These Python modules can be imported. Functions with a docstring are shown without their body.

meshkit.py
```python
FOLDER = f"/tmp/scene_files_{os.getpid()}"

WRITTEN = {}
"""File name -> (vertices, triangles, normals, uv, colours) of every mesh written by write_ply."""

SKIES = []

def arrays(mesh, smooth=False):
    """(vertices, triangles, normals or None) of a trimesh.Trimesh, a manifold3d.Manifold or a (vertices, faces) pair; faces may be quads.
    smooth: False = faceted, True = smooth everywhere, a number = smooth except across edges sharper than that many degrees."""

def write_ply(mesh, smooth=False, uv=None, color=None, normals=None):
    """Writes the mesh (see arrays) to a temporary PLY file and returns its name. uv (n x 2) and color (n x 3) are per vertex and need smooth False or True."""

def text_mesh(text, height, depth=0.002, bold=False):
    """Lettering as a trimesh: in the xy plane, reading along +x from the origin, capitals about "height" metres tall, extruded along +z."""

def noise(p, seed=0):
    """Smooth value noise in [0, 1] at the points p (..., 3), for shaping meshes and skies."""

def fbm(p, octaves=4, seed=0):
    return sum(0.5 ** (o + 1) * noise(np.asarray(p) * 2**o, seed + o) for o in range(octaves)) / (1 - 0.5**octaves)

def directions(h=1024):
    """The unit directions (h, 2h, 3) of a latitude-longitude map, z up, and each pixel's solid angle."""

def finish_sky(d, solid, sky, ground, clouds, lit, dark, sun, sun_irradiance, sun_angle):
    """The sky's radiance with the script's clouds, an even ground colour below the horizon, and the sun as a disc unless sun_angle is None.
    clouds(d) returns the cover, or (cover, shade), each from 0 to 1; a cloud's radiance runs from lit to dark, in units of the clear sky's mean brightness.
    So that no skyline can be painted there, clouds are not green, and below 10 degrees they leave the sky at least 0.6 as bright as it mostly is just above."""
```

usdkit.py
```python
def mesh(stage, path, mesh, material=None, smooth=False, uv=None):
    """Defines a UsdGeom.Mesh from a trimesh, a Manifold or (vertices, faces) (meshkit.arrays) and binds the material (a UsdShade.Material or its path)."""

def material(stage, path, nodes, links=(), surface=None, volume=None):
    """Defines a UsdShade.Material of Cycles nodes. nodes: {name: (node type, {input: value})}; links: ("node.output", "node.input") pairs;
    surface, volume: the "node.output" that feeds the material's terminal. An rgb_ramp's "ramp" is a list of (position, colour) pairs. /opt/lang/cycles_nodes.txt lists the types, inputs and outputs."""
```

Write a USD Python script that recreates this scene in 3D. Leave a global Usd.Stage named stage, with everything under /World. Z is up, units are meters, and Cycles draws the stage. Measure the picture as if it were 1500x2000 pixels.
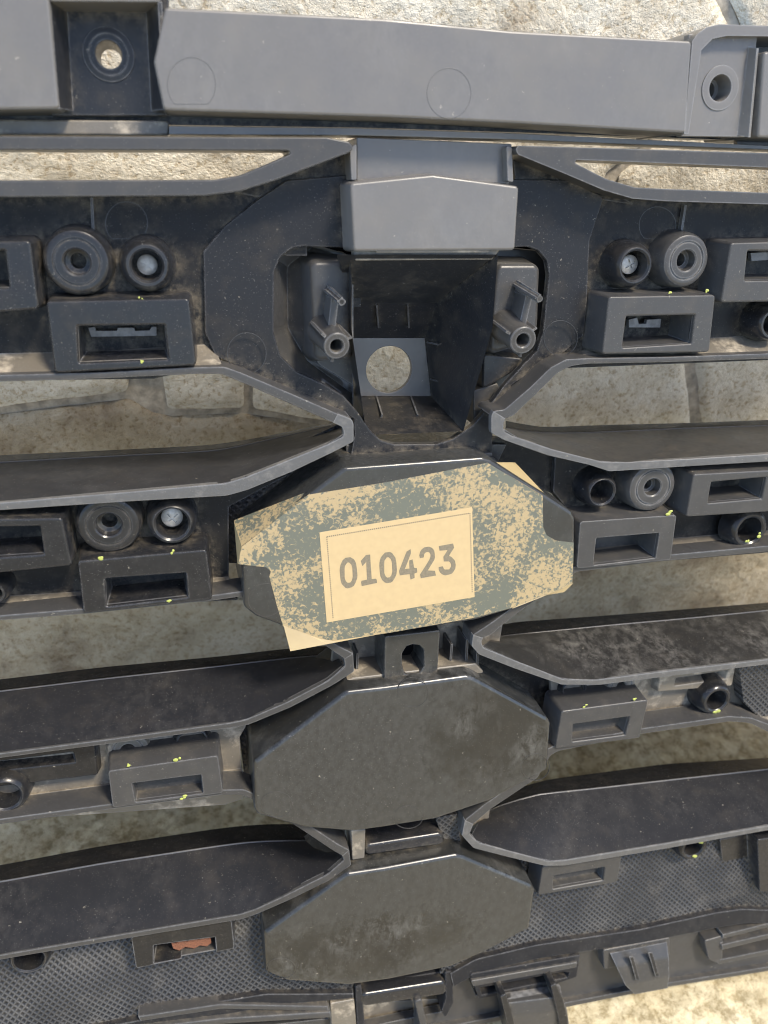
import math, random
import numpy as np, trimesh, manifold3d as m3, usdkit, meshkit
from shapely.geometry import Polygon, Point, box as sbox
from shapely.ops import unary_union
from scipy.spatial import Voronoi
from pxr import Usd, UsdGeom, UsdLux, UsdShade, Gf, Sdf

random.seed(7); rng = np.random.default_rng(7)
stage = Usd.Stage.CreateInMemory()
UsdGeom.SetStageUpAxis(stage, UsdGeom.Tokens.z); UsdGeom.SetStageMetersPerUnit(stage, 1.0)
UsdGeom.Xform.Define(stage, '/World'); UsdGeom.Scope.Define(stage, '/World/Looks')

# ------------------------------------------------------------------ camera
# The grille's back face is a plane leaning back against a wall. Its local frame: x right, y up the face, z out of the face;
# the local origin is the foot of the perpendicular from the lens. Millimetres in the builders, metres in the scene.
F, H = 1609.0, 370.0                       # focal length (in picture widths / 1500), lens height above the face (mm)
ex = np.array([.9727, -.0676, .2220]); ex /= np.linalg.norm(ex)
ed = np.array([-.0164, .934, .356]); ed -= ex * (ed @ ex); ed /= np.linalg.norm(ed)
nf = np.cross(ex, ed)                       # away from the lens
LEAN = math.radians(19)                     # the face leans back 19 degrees from the vertical
cE, sE = math.cos(LEAN), math.sin(LEAN)
EXPOSURE = 2.1
def to_local(v): return np.array([v @ ex, -(v @ ed), -(v @ nf)])
def to_world(v): return np.array([v[0], v[1] * sE - v[2] * cE, v[1] * cE + v[2] * sE])
right, up, back = (to_world(to_local(np.array(a, float))) for a in ((1, 0, 0), (0, -1, 0), (0, 0, -1)))
cpos = to_world(np.array([0, 0, H])) / 1000
cam = UsdGeom.Camera.Define(stage, '/World/camera')
M = Gf.Matrix4d(*right, 0, *up, 0, *back, 0, *cpos, 1)
cam.AddTransformOp().Set(M)
cam.CreateHorizontalApertureAttr(36.0); cam.CreateVerticalApertureAttr(48.0); cam.CreateFocalLengthAttr(36.0 * F / 1500)
cam.CreateClippingRangeAttr(Gf.Vec2f(0.01, 200)); cam.CreateFStopAttr(13.0); cam.CreateFocusDistanceAttr(0.43)
cam.CreateExposureAttr(EXPOSURE)

# ------------------------------------------------------------------ sky and sun
sun_local = np.array([0.45, 1.10, 0.85]); sw = to_world(sun_local); sw /= np.linalg.norm(sw)
elev, rot = math.asin(sw[2]), math.atan2(sw[0], sw[1])
sky = usdkit.material(stage, '/World/Looks/sky', {
    's': ('sky_texture', {'sky_type': 'single_scattering', 'sun_disc': False, 'sun_elevation': elev, 'sun_rotation': rot, 'altitude': 100.0, 'aerosol_density': 1.6}),
    'b': ('background_shader', {'strength': 0.10})}, [('s.color', 'b.color')], surface='b.background')
dome = UsdLux.DomeLight.Define(stage, '/World/sky'); dome.CreateIntensityAttr(1.0)
UsdShade.MaterialBindingAPI.Apply(dome.GetPrim()).Bind(sky)
dome.GetPrim().SetCustomDataByKey('kind', 'structure')
sun = UsdLux.DistantLight.Define(stage, '/World/sun'); sun.CreateIntensityAttr(0.40); sun.CreateAngleAttr(11.0); sun.CreateNormalizeAttr(True)
sun.CreateColorAttr(Gf.Vec3f(1.0, .90, .74))
zx = sw; xx = np.cross([0, 0, 1], zx); xx /= np.linalg.norm(xx); yy = np.cross(zx, xx)
sun.AddTransformOp().Set(Gf.Matrix4d(*xx, 0, *yy, 0, *zx, 0, 0, 0, 3, 1))

# ------------------------------------------------------------------ materials
def plastic(name, base=(.030, .031, .034), rough=.36, dust=.25, dustcol=(.30, .25, .18), scale=60, fine=900, bump=.12, spec=.5, scuff=.0, scuffcol=(.32, .33, .32), weave=0.0, weavecol=(.2, .2, .2), up=.5, crev=.5, flecks=.35, film=None, filmcol=(.0225, .023, .022), glint=.7, glintcol=(.19, .192, .196)):
    """black moulded plastic: fine grain, dust that settles on the faces turned up, pale scuffs"""
    n = {'tc': ('texture_coordinate', {}), 'g': ('geometry', {}), 'sep': ('separate_xyz', {}),
         'n1': ('noise_texture', {'scale': scale, 'detail': 6.0, 'roughness': .65}),
         'n2': ('noise_texture', {'scale': fine, 'detail': 3.0, 'roughness': .6}),
         'r1': ('rgb_ramp', {'ramp': [(0.0, (0, 0, 0)), (.52, (0, 0, 0)), (.72, (1, 1, 1)), (1.0, (1, 1, 1))]}),
         'upr': ('map_range', {'from_min': .1, 'from_max': .95, 'to_min': 1 - up, 'to_max': 1.0, 'clamp': True}),
         'mul': ('math', {'math_type': 'multiply'}), 'amt': ('math', {'math_type': 'multiply', 'value2': dust}),
         'mix': ('mix_color', {'a': base, 'b': dustcol}),
         # mote specks
         'v': ('voronoi_texture', {'scale': 330.0, 'randomness': 1.0}), 'vn': ('noise_texture', {'scale': 700.0, 'detail': 2.0}), 'vadd': ('vector_math', {'math_type': 'multiply_add', 'vector2': (.0035, .0035, .0035)}),
         'ao': ('ambient_occlusion', {'distance': .007, 'samples': 4}), 'aor': ('map_range', {'from_min': .35, 'from_max': .85, 'to_min': 1.0, 'to_max': 0.0, 'clamp': True}), 'aon': ('noise_texture', {'scale': 190.0, 'detail': 7.0, 'roughness': .75}), 'aonr': ('map_range', {'from_min': .42, 'from_max': .66, 'to_min': 0.0, 'to_max': 1.0, 'clamp': True}), 'aom': ('math', {'math_type': 'multiply'}), 'aoa': ('math', {'math_type': 'multiply', 'value2': crev}), 'mixc': ('mix_color', {'b': (.30, .255, .185)}),
         'fl': ('noise_texture', {'scale': 1500.0, 'detail': 2.0, 'roughness': .7}), 'flr': ('map_range', {'from_min': .66, 'from_max': .74, 'to_min': 0.0, 'to_max': flecks, 'clamp': True}), 'mixf': ('mix_color', {'b': (.33, .32, .29)}),
         'vr': ('rgb_ramp', {'ramp': [(0.0, (1, 1, 1)), (.08, (.8, .8, .8)), (.17, (0, 0, 0)), (1.0, (0, 0, 0))]}),
         'vs': ('separate_color', {}), 'vg': ('math', {'math_type': 'greater_than', 'value2': .93}), 'vm': ('math', {'math_type': 'multiply'}), 'va': ('math', {'math_type': 'multiply', 'value2': .45}),
         'mixv': ('mix_color', {'b': (.36, .33, .27)}),
         'rr': ('map_range', {'from_min': .3, 'from_max': .7, 'to_min': rough - .07, 'to_max': rough + .12, 'clamp': True}),
         'b': ('bump', {'strength': bump, 'distance': .0006}),
         'p': ('principled_bsdf', {'specular_ior_level': spec})}
    l = [('tc.object', 'n1.vector'), ('tc.object', 'n2.vector'), ('tc.object', 'vn.vector'), ('vn.color', 'vadd.vector1'), ('tc.object', 'vadd.vector3'), ('vadd.vector', 'v.vector'), ('tc.object', 'aon.vector'), ('tc.object', 'fl.vector'), ('ao.ao', 'aor.value'), ('aon.fac', 'aonr.value'), ('aor.result', 'aom.value1'), ('aonr.result', 'aom.value2'), ('aom.value', 'aoa.value1'), ('aoa.value', 'mixc.fac'), ('fl.fac', 'flr.value'), ('flr.result', 'mixf.fac'), ('n1.fac', 'r1.fac'), ('g.normal', 'sep.vector'), ('sep.z', 'upr.value'),
         ('r1.color', 'mul.value1'), ('upr.result', 'mul.value2'), ('mul.value', 'amt.value1'), ('amt.value', 'mix.fac'),
         ('v.distance', 'vr.fac'), ('v.color', 'vs.color'), ('vs.r', 'vg.value1'), ('vr.color', 'vm.value1'), ('vg.value', 'vm.value2'), ('vm.value', 'va.value1'), ('va.value', 'mixv.fac'),
         ('n1.fac', 'rr.value'), ('rr.result', 'p.roughness'), ('n2.fac', 'b.height'), ('b.normal', 'p.normal')]
    last = 'mix.result'
    if glint:  # pale colour along edges stands in for their specular highlights
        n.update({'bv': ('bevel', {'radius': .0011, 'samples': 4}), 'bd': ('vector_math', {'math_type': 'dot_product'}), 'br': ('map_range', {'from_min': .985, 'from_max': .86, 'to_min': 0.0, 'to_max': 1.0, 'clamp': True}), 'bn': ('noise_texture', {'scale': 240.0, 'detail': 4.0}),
                  'bnr': ('map_range', {'from_min': .35, 'from_max': .6, 'to_min': .45, 'to_max': 1.0, 'clamp': True}), 'bm': ('math', {'math_type': 'multiply'}), 'ba': ('math', {'math_type': 'multiply', 'value2': glint}), 'mixe': ('mix_color', {'b': glintcol})})
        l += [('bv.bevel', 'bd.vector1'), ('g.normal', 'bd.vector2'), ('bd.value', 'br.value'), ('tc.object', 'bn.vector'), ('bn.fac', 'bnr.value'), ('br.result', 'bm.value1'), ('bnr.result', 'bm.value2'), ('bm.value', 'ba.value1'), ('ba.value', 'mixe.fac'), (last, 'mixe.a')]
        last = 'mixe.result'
    if scuff:
        n.update({'mp': ('mapping', {'scale': (1.25, .7, 1.0)}), 'n3': ('noise_texture', {'scale': 130.0, 'detail': 9.0, 'roughness': .74, 'distortion': .3}),
                  'n4': ('noise_texture', {'scale': 26.0, 'detail': 4.0}), 'sm': ('math', {'math_type': 'multiply'}),
                  'r3': ('rgb_ramp', {'ramp': [(0, (0, 0, 0)), (.43, (0, 0, 0)), (.70, (1, 1, 1)), (1, (1, 1, 1))]}),
                  'r4': ('rgb_ramp', {'ramp': [(0, (0, 0, 0)), (.42, (.05, .05, .05)), (.62, (1, 1, 1)), (1, (1, 1, 1))]}),
                  's3': ('math', {'math_type': 'multiply', 'value2': scuff}), 'mix3': ('mix_color', {'b': scuffcol})})
        l += [('tc.object', 'mp.vector'), ('mp.vector', 'n3.vector'), ('tc.object', 'n4.vector'), ('n3.fac', 'r3.fac'), ('n4.fac', 'r4.fac'), ('r3.color', 'sm.value1'), ('r4.color', 'sm.value2'),
              ('sm.value', 's3.value1'), ('s3.value', 'mix3.fac'), (last, 'mix3.a')]
        last = 'mix3.result'
    if film:
        (fx, fy, frx, fry) = film
        n.update({'fm': ('mapping', {'mapping_type': 'point', 'location': (-fx / frx, -fy / fry, 0), 'scale': (1 / frx, 1 / fry, 0)}), 'fl_': ('vector_math', {'math_type': 'length'}), 'fn': ('noise_texture', {'scale': 48.0, 'detail': 7.0, 'roughness': .62}),
                  'fn2': ('noise_texture', {'scale': 300.0, 'detail': 6.0, 'roughness': .7}), 'fmp': ('mapping', {'scale': (1.0, .6, 1.0)}), 'fa': ('math', {'math_type': 'multiply_add', 'value2': 1.5}), 'fb': ('math', {'math_type': 'multiply_add', 'value2': .5}),
                  'fr': ('map_range', {'from_min': 1.75, 'from_max': 2.3, 'to_min': 0.0, 'to_max': 1.0, 'clamp': True}), 'mixm': ('mix_color', {}), 'sn': ('separate_xyz', {}), 'snr': ('map_range', {'from_min': .80, 'from_max': .97, 'to_min': 0.0, 'to_max': 1.0, 'clamp': True}), 'fz': ('math', {'math_type': 'multiply'}), 'mixq': ('mix_color', {'a': tuple(c * .8 for c in filmcol), 'b': tuple(c * 1.3 for c in filmcol)}), 'fq': ('map_range', {'from_min': .36, 'from_max': .66, 'to_min': 0.0, 'to_max': 1.0, 'clamp': True}), 'frr': ('map_range', {'from_min': 0, 'from_max': 1, 'to_min': rough - .06, 'to_max': rough + .10}) })
        l += [('tc.object', 'fm.vector'), ('fm.vector', 'fl_.vector1'), ('tc.object', 'fmp.vector'), ('tc.object', 'fn.vector'), ('fmp.vector', 'fn2.vector'), ('fn.fac', 'fa.value1'), ('fl_.value', 'fa.value3'), ('fn2.fac', 'fb.value1'), ('fa.value', 'fb.value3'), ('fb.value', 'fr.value'),
              ('fn2.fac', 'fq.value'), ('fq.result', 'mixq.fac'), ('mixq.result', 'mixm.b'), ('tc.normal', 'sn.vector'), ('sn.z', 'snr.value'), ('fr.result', 'fz.value1'), ('snr.result', 'fz.value2'), ('fz.value', 'mixm.fac'), (last, 'mixm.a'), ('fr.result', 'frr.value')]
        l = [x for x in l if x != ('rr.result', 'p.roughness')] + [('frr.result', 'p.roughness')]
        last = 'mixm.result'
    if weave:
        n.update({'w1m': ('mapping', {'rotation': (0, 0, math.radians(38))}), 'w2m': ('mapping', {'rotation': (0, 0, math.radians(-47))}),
                  'w1': ('wave_texture', {'scale': 110.0, 'detail': 0.0}), 'w2': ('wave_texture', {'scale': 110.0, 'detail': 0.0}), 'wm': ('math', {'math_type': 'maximum'}),
                  'wp': ('math', {'math_type': 'power', 'value2': 2.6}), 'nw': ('noise_texture', {'scale': 22.0, 'detail': 4.0}), 'rw': ('map_range', {'from_min': .36, 'from_max': .64, 'to_min': .25, 'to_max': 1.0, 'clamp': True}),
                  'ww': ('math', {'math_type': 'multiply'}), 'wa': ('math', {'math_type': 'multiply', 'value2': weave}),
                  'mixw': ('mix_color', {'b': weavecol}), 'b2': ('bump', {'strength': .7, 'distance': .0007})})
        l += [('tc.object', 'w1m.vector'), ('tc.object', 'w2m.vector'), ('w1m.vector', 'w1.vector'), ('w2m.vector', 'w2.vector'), ('w1.fac', 'wm.value1'), ('w2.fac', 'wm.value2'), ('wm.value', 'wp.value1'),
              ('tc.object', 'nw.vector'), ('nw.fac', 'rw.value'), ('wp.value', 'ww.value1'), ('rw.result', 'ww.value2'), ('ww.value', 'wa.value1'), ('wa.value', 'mixw.fac'), (last, 'mixw.a'),
              ('wm.value', 'b2.height'), ('b.normal', 'b2.normal')]
        l = [x for x in l if x != ('b.normal', 'p.normal')] + [('b2.normal', 'p.normal')]
        last = 'mixw.result'
    l += [(last, 'mixv.a'), ('mixv.result', 'mixf.a'), ('mixf.result', 'mixc.a'), ('mixc.result', 'p.base_color')]
    return usdkit.material(stage, '/World/Looks/' + name, n, l, surface='p.BSDF')

def simple(name, col, rough=.5, metal=0.0, nscale=300, var=.35, bump=.2, spec=.5, coat=0.0):
    dark = tuple(c * (1 - var) for c in col)
    return usdkit.material(stage, '/World/Looks/' + name, {
        'tc': ('texture_coordinate', {}), 'n': ('noise_texture', {'scale': nscale, 'detail': 5.0, 'roughness': .6}), 'r': ('rgb_ramp', {'ramp': [(0, dark), (.35, dark), (.65, col), (1, col)]}),
        'b': ('bump', {'strength': bump, 'distance': .0005}), 'p': ('principled_bsdf', {'roughness': rough, 'metallic': metal, 'specular_ior_level': spec, 'coat_weight': coat})},
        [('tc.object', 'n.vector'), ('n.fac', 'r.fac'), ('r.color', 'p.base_color'), ('n.fac', 'b.height'), ('b.normal', 'p.normal')], surface='p.BSDF')

# ------------------------------------------------------------------ builders (mm, grille frame)
E, R_ = -90, 1590                                       # the picture's side limits of the traced lines (pixels)
def P(x, y, d=0.0):
    r = to_local(np.array([(x - 750) / F, (y - 1000) / F, 1.0]))
    return np.array([0, 0, H]) + r * (d - H) / r[2]
def stretch(pts):
    """points at the picture's side limits are carried on along the line they end: the grille is wider than the photograph"""
    out = [tuple(q) for q in pts]; n = len(out)
    for i, q in enumerate(out):
        if q[0] in (R_, E):
            nb = [out[j] for j in (i - 1, (i + 1) % n) if out[j][0] not in (R_, E)]
            nb = min(nb, key=lambda o: abs(o[1] - q[1])) if nb else None
            X = 2300 if q[0] == R_ else -320
            sl = 0 if nb is None else max(-.13, min(.13, (q[1] - nb[1]) / (q[0] - nb[0])))
            out[i] = (X, q[1] + sl * (X - q[0])) + tuple(q[2:])
    return out
def PP(pts, d=0.0):
    pts = stretch(pts)
    return np.array([P(q[0], q[1], q[2] if len(q) > 2 else d) for q in pts])
def P2(pts, d=0.0): return PP([q[:2] for q in pts], d)[:, :2]
def mm_per_px(x, y, d=0.0):
    return .5 * (np.linalg.norm(P(x + 1, y, d) - P(x, y, d)) + np.linalg.norm(P(x, y + 1, d) - P(x, y, d)))
YB = P(1300, 1925, -14)[1] - 3                # the lower edge that stands on the ground
GZ = to_world(np.array([0, YB, -30]))[2] / 1000   # ground level (m)

def ring_inset(c, t):
    """mitre inset of a closed ring (positive = to the left of its direction)"""
    a, b = c - np.roll(c, 1, 0), np.roll(c, -1, 0) - c
    a /= np.linalg.norm(a, axis=1, keepdims=True) + 1e-12; b /= np.linalg.norm(b, axis=1, keepdims=True) + 1e-12
    na, nb = np.stack([-a[:, 1], a[:, 0]], 1), np.stack([-b[:, 1], b[:, 0]], 1)
    return c + t * (na + nb) / np.maximum(1 + (na * nb).sum(1, keepdims=True), .35)
def clean(c):
    c = np.asarray(c, float)[:, :2]
    if np.allclose(c[0], c[-1]): c = c[:-1]
    return c[np.linalg.norm(c - np.roll(c, 1, 0), axis=1) > .04]
def poly(pts, d=0.0, r=0.0, rc=None):
    g = Polygon(P2(pts, d)).buffer(0)
    return soft(g, r, rc)
def soft(g, r, rc=None):
    if r: g = g.buffer(-r, join_style=2).buffer(r, quad_segs=5)
    rc = r if rc is None else rc
    if rc: g = g.buffer(rc, join_style=2).buffer(-rc, quad_segs=5)
    return g.simplify(.02)
def slab(g, z1, z0, r=.8, draft=0.0, r_hole=None):
    """a plate with outline g between depths z0 < z1, its upper edge rounded by r, its sides flaring by draft"""
    out = []
    if r > 0:
        for rr in (r, r * .8, r * .6, r * .45, r * .28, .12, .05):
            g2 = g.buffer(-1.3 * rr, join_style=2).buffer(1.3 * rr, quad_segs=5).simplify(.02)
            ok = g.difference(g2.buffer(.75 * rr)).area < .004 * g.area + .02
            for q in getattr(g2, 'geoms', [g2]):
                cc = [q.exterior] + list(q.interiors); out_ = []
                for i_, l_ in enumerate(cc):
                    c = clean(l_.coords); c = c if l_.is_ccw == (i_ == 0) else c[::-1]; out_.append(ring_inset(c, rr))
                ok = ok and all(Polygon(o).is_valid for o in out_)
            if ok: break
        g, r = g2, rr
    for q in getattr(g, 'geoms', [g]):
        if q.is_empty or q.area < .01: continue
        q = trimesh.path.polygons.repair_invalid(q) if not q.is_valid else q
        rings = [clean(q.exterior.coords)] + [clean(h.coords) for h in q.interiors]
        A = [c if (np.sum(c[:, 0] * np.roll(c[:, 1], -1) - np.roll(c[:, 0], -1) * c[:, 1]) > 0) == (i == 0) else c[::-1] for i, c in enumerate(rings)]
        prof = [(-draft, z0), (0, z1 - r)] + ([(r * (1 - math.cos(a)), z1 - r + r * math.sin(a)) for a in (math.pi / 6, math.pi / 3, math.pi / 2)] if r > 0 else [])
        if r == 0: prof = [(-draft, z0), (0, z1)]
        V, Fc, off, tops, bots = [], [], 0, [], []
        for c in A:
            n = len(c)
            for t, z in prof: V.append(np.column_stack([ring_inset(c, t), np.full(n, z)]))
            for k in range(len(prof) - 1):
                i = np.arange(n); j = (i + 1) % n
                a0, a1 = off + k * n, off + (k + 1) * n
                Fc.append(np.column_stack([a0 + i, a0 + j, a1 + j])); Fc.append(np.column_stack([a0 + i, a1 + j, a1 + i]))
            V.append(V[-1].copy()); V.append(V[-1 - len(prof)].copy())
            tops.append(off + len(prof) * n + np.arange(n)); bots.append(off + (len(prof) + 1) * n + np.arange(n)); off += (len(prof) + 2) * n
        V = np.vstack(V)
        tri = m3.triangulate([V[t][:, :2] for t in tops]); ti = np.concatenate(tops); bi = np.concatenate(bots)
        Fc.append(ti[tri]); Fc.append(bi[tri[:, ::-1]])
        out.append(trimesh.Trimesh(V, np.vstack(Fc), process=False))
    return trimesh.util.concatenate(out)
def rs(pts, n):
    pts = np.asarray(pts, float); s = np.r_[0, np.cumsum(np.linalg.norm(np.diff(pts, axis=0), axis=1))]
    return np.column_stack([np.interp(np.linspace(0, s[-1], n), s, pts[:, k]) for k in range(pts.shape[1])])
def chaikin(pts, it=2, closed=False, r=2.2):
    """the polyline with its corners rounded (radius about r mm)"""
    pts = np.asarray(pts, float); out = [pts[0]]
    for a, b, c in zip(pts[:-2], pts[1:-1], pts[2:]):
        la, lc = np.linalg.norm(a - b), np.linalg.norm(c - b); p, q = b + (a - b) * min(r * it / 2, .45 * la) / la, b + (c - b) * min(r * it / 2, .45 * lc) / lc
        out += [p, .25 * p + .5 * b + .25 * q + 0 * b, q] if it < 3 else [(1 - t) ** 2 * p + 2 * t * (1 - t) * b + t * t * q for t in np.linspace(0, 1, 6)]
    return np.array(out + [pts[-1]])
def skin(lines, closed=True, caps=True):
    """a solid through polylines that run side by side (a closed profile)"""
    L = np.array(lines); k, n = L.shape[:2]; V = L.reshape(-1, 3); Fc = []
    for a in range(k if closed else k - 1):
        b = (a + 1) % k; i = np.arange(n - 1)
        Fc += [np.column_stack([a * n + i, b * n + i, b * n + i + 1]), np.column_stack([a * n + i, b * n + i + 1, a * n + i + 1])]
    if caps and closed:
        for e in (0, n - 1):
            c = np.arange(k) * n + e; q = [[c[0], c[i], c[i + 1]] for i in range(1, k - 1)]
            Fc.append(np.array(q) if e else np.array(q)[:, ::-1])
    m = trimesh.Trimesh(V, np.vstack(Fc), process=False); m.fix_normals()
    return m
FN = (0, 0, -1.9)
def sheet(lines, t=1.6, direction=None):
    """a sheet through polylines, thickened by t away from its face"""
    L = np.array(lines); k, n = L.shape[:2]
    m = skin(L, closed=False); V = m.vertices
    if direction is None:
        e = np.cross(L[1:, :-1] - L[:-1, :-1], L[:-1, 1:] - L[:-1, :-1]).reshape(-1, 3).sum(0); e /= np.linalg.norm(e)
        if e @ (np.array([0, 0, H]) - V.mean(0)) < 0: e = -e
        direction = -e
    return skin(np.concatenate([L, (L + np.asarray(direction) * t)[::-1]]), closed=True)
def band(inner, outer, d, depth, b=.6, it=2, closed=False):
    """a lip with a flat face between two pixel polylines at depth d, edges eased by b (mm)"""
    a, c = chaikin(PP(inner, d), it, closed), chaikin(PP(outer, d), it, closed)
    if closed: a, c = np.vstack([a, a[:1]]), np.vstack([c, c[:1]])
    w = np.linalg.norm(a - c, axis=1, keepdims=True); f = np.minimum(b / np.maximum(w, 1e-6), .4); z = np.array([0, 0, 1.0])
    lines = [a - z * depth, a - z * b, a + (c - a) * f * .3 - z * b * .3, a + (c - a) * f, c + (a - c) * f, c + (a - c) * f * .3 - z * b * .3, c - z * b, c - z * depth]
    return skin(lines, caps=not closed)
def lathe(prof, at, seg=40, oval=1.0):
    prof = np.asarray(prof, float); a = np.linspace(0, 2 * math.pi, seg, endpoint=False); k = len(prof)
    V = np.stack([prof[:, None, 0] * np.cos(a) * oval, prof[:, None, 0] * np.sin(a), np.repeat(prof[:, 1:2], seg, 1)], -1).reshape(-1, 3) + np.array([at[0], at[1], 0])
    Fc = []; i = np.arange(seg); j = (i + 1) % seg
    for r in range(k - 1):
        Fc += [np.column_stack([r * seg + i, r * seg + j, (r + 1) * seg + j]), np.column_stack([r * seg + i, (r + 1) * seg + j, (r + 1) * seg + i])]
    m = trimesh.Trimesh(V, np.vstack(Fc), process=True); m.update_faces(m.nondegenerate_faces()); return m
def cat(*ms): return trimesh.util.concatenate([m for m in ms])
used = {}
def pathname(parent, name):
    k = (parent, name); used[k] = used.get(k, -1) + 1
    return f'{parent}/{name}' + (f'_{used[k]:03d}' if used[k] else '')
def weighted(v, f, angle):
    """splits the mesh at edges sharper than angle; elsewhere normals lean to the larger flat face, so that flats stay flat and bevels catch light"""
    import scipy.sparse as sp
    from scipy.sparse.csgraph import connected_components
    m = trimesh.Trimesh(v, f, process=False); m.merge_vertices(digits_vertex=4); m.update_faces(m.nondegenerate_faces(1e-6)); v, f = np.array(m.vertices), np.array(m.faces)
    fn = np.cross(v[f[:, 1]] - v[f[:, 0]], v[f[:, 2]] - v[f[:, 0]]); ln = np.linalg.norm(fn, axis=1); ar = ln / 2; fn = fn / np.maximum(ln, 1e-15)[:, None]; n = len(f)
    ad = m.face_adjacency; an = np.arccos(np.clip((fn[ad[:, 0]] * fn[ad[:, 1]]).sum(1), -1, 1))
    def comp(k):
        a = ad[k]; return connected_components(sp.coo_matrix((np.ones(len(a)), (a[:, 0], a[:, 1])), (n, n)), False)[1]
    flat, grp = comp(an < math.radians(.6)), comp(an < math.radians(angle))
    w = np.bincount(flat, ar)[flat]
    key = f * np.int64(n) + grp[:, None]; u, inv = np.unique(key.ravel(), return_inverse=True)
    nv = np.zeros((len(u), 3)); np.add.at(nv, inv, np.repeat(fn * w[:, None], 3, 0)); nv /= np.maximum(np.linalg.norm(nv, axis=1, keepdims=True), 1e-12)
    return v[u // n], inv.reshape(-1, 3), nv
def part(name, mesh, mat='black', parent=None, smooth=32, label=None, scale=.001):
    v = np.array(mesh.vertices) * scale
    path = pathname(parent or GRILLE, name)
    mt = MAT[mat] if isinstance(mat, str) else mat
    if smooth is True or smooth is False: m = usdkit.mesh(stage, path, trimesh.Trimesh(v, mesh.faces, process=False), mt, smooth=smooth)
    else:
        v, f, nv = weighted(np.array(mesh.vertices) * scale * 1000, np.array(mesh.faces), smooth)
        v = v / 1000
        m = usdkit.mesh(stage, path, trimesh.Trimesh(v, f, process=False), mt, smooth=False)
        m.CreateNormalsAttr(nv.astype(np.float32)); m.SetNormalsInterpolation('vertex')
    if label: m.GetPrim().SetCustomDataByKey('label', label)
    return path
def tag(path, label, category, kind=None):
    p = stage.GetPrimAtPath(path)
    for k, v in (('label', label), ('category', category), ('kind', kind)):
        if v: p.SetCustomDataByKey(k, v)
def thing(name, label, category):
    """an Xform in the leaning frame of the grille"""
    path = pathname('/World', name); x = UsdGeom.Xform.Define(stage, path); x.AddRotateXOp().Set(90 - math.degrees(LEAN)); tag(path, label, category); return path

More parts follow.
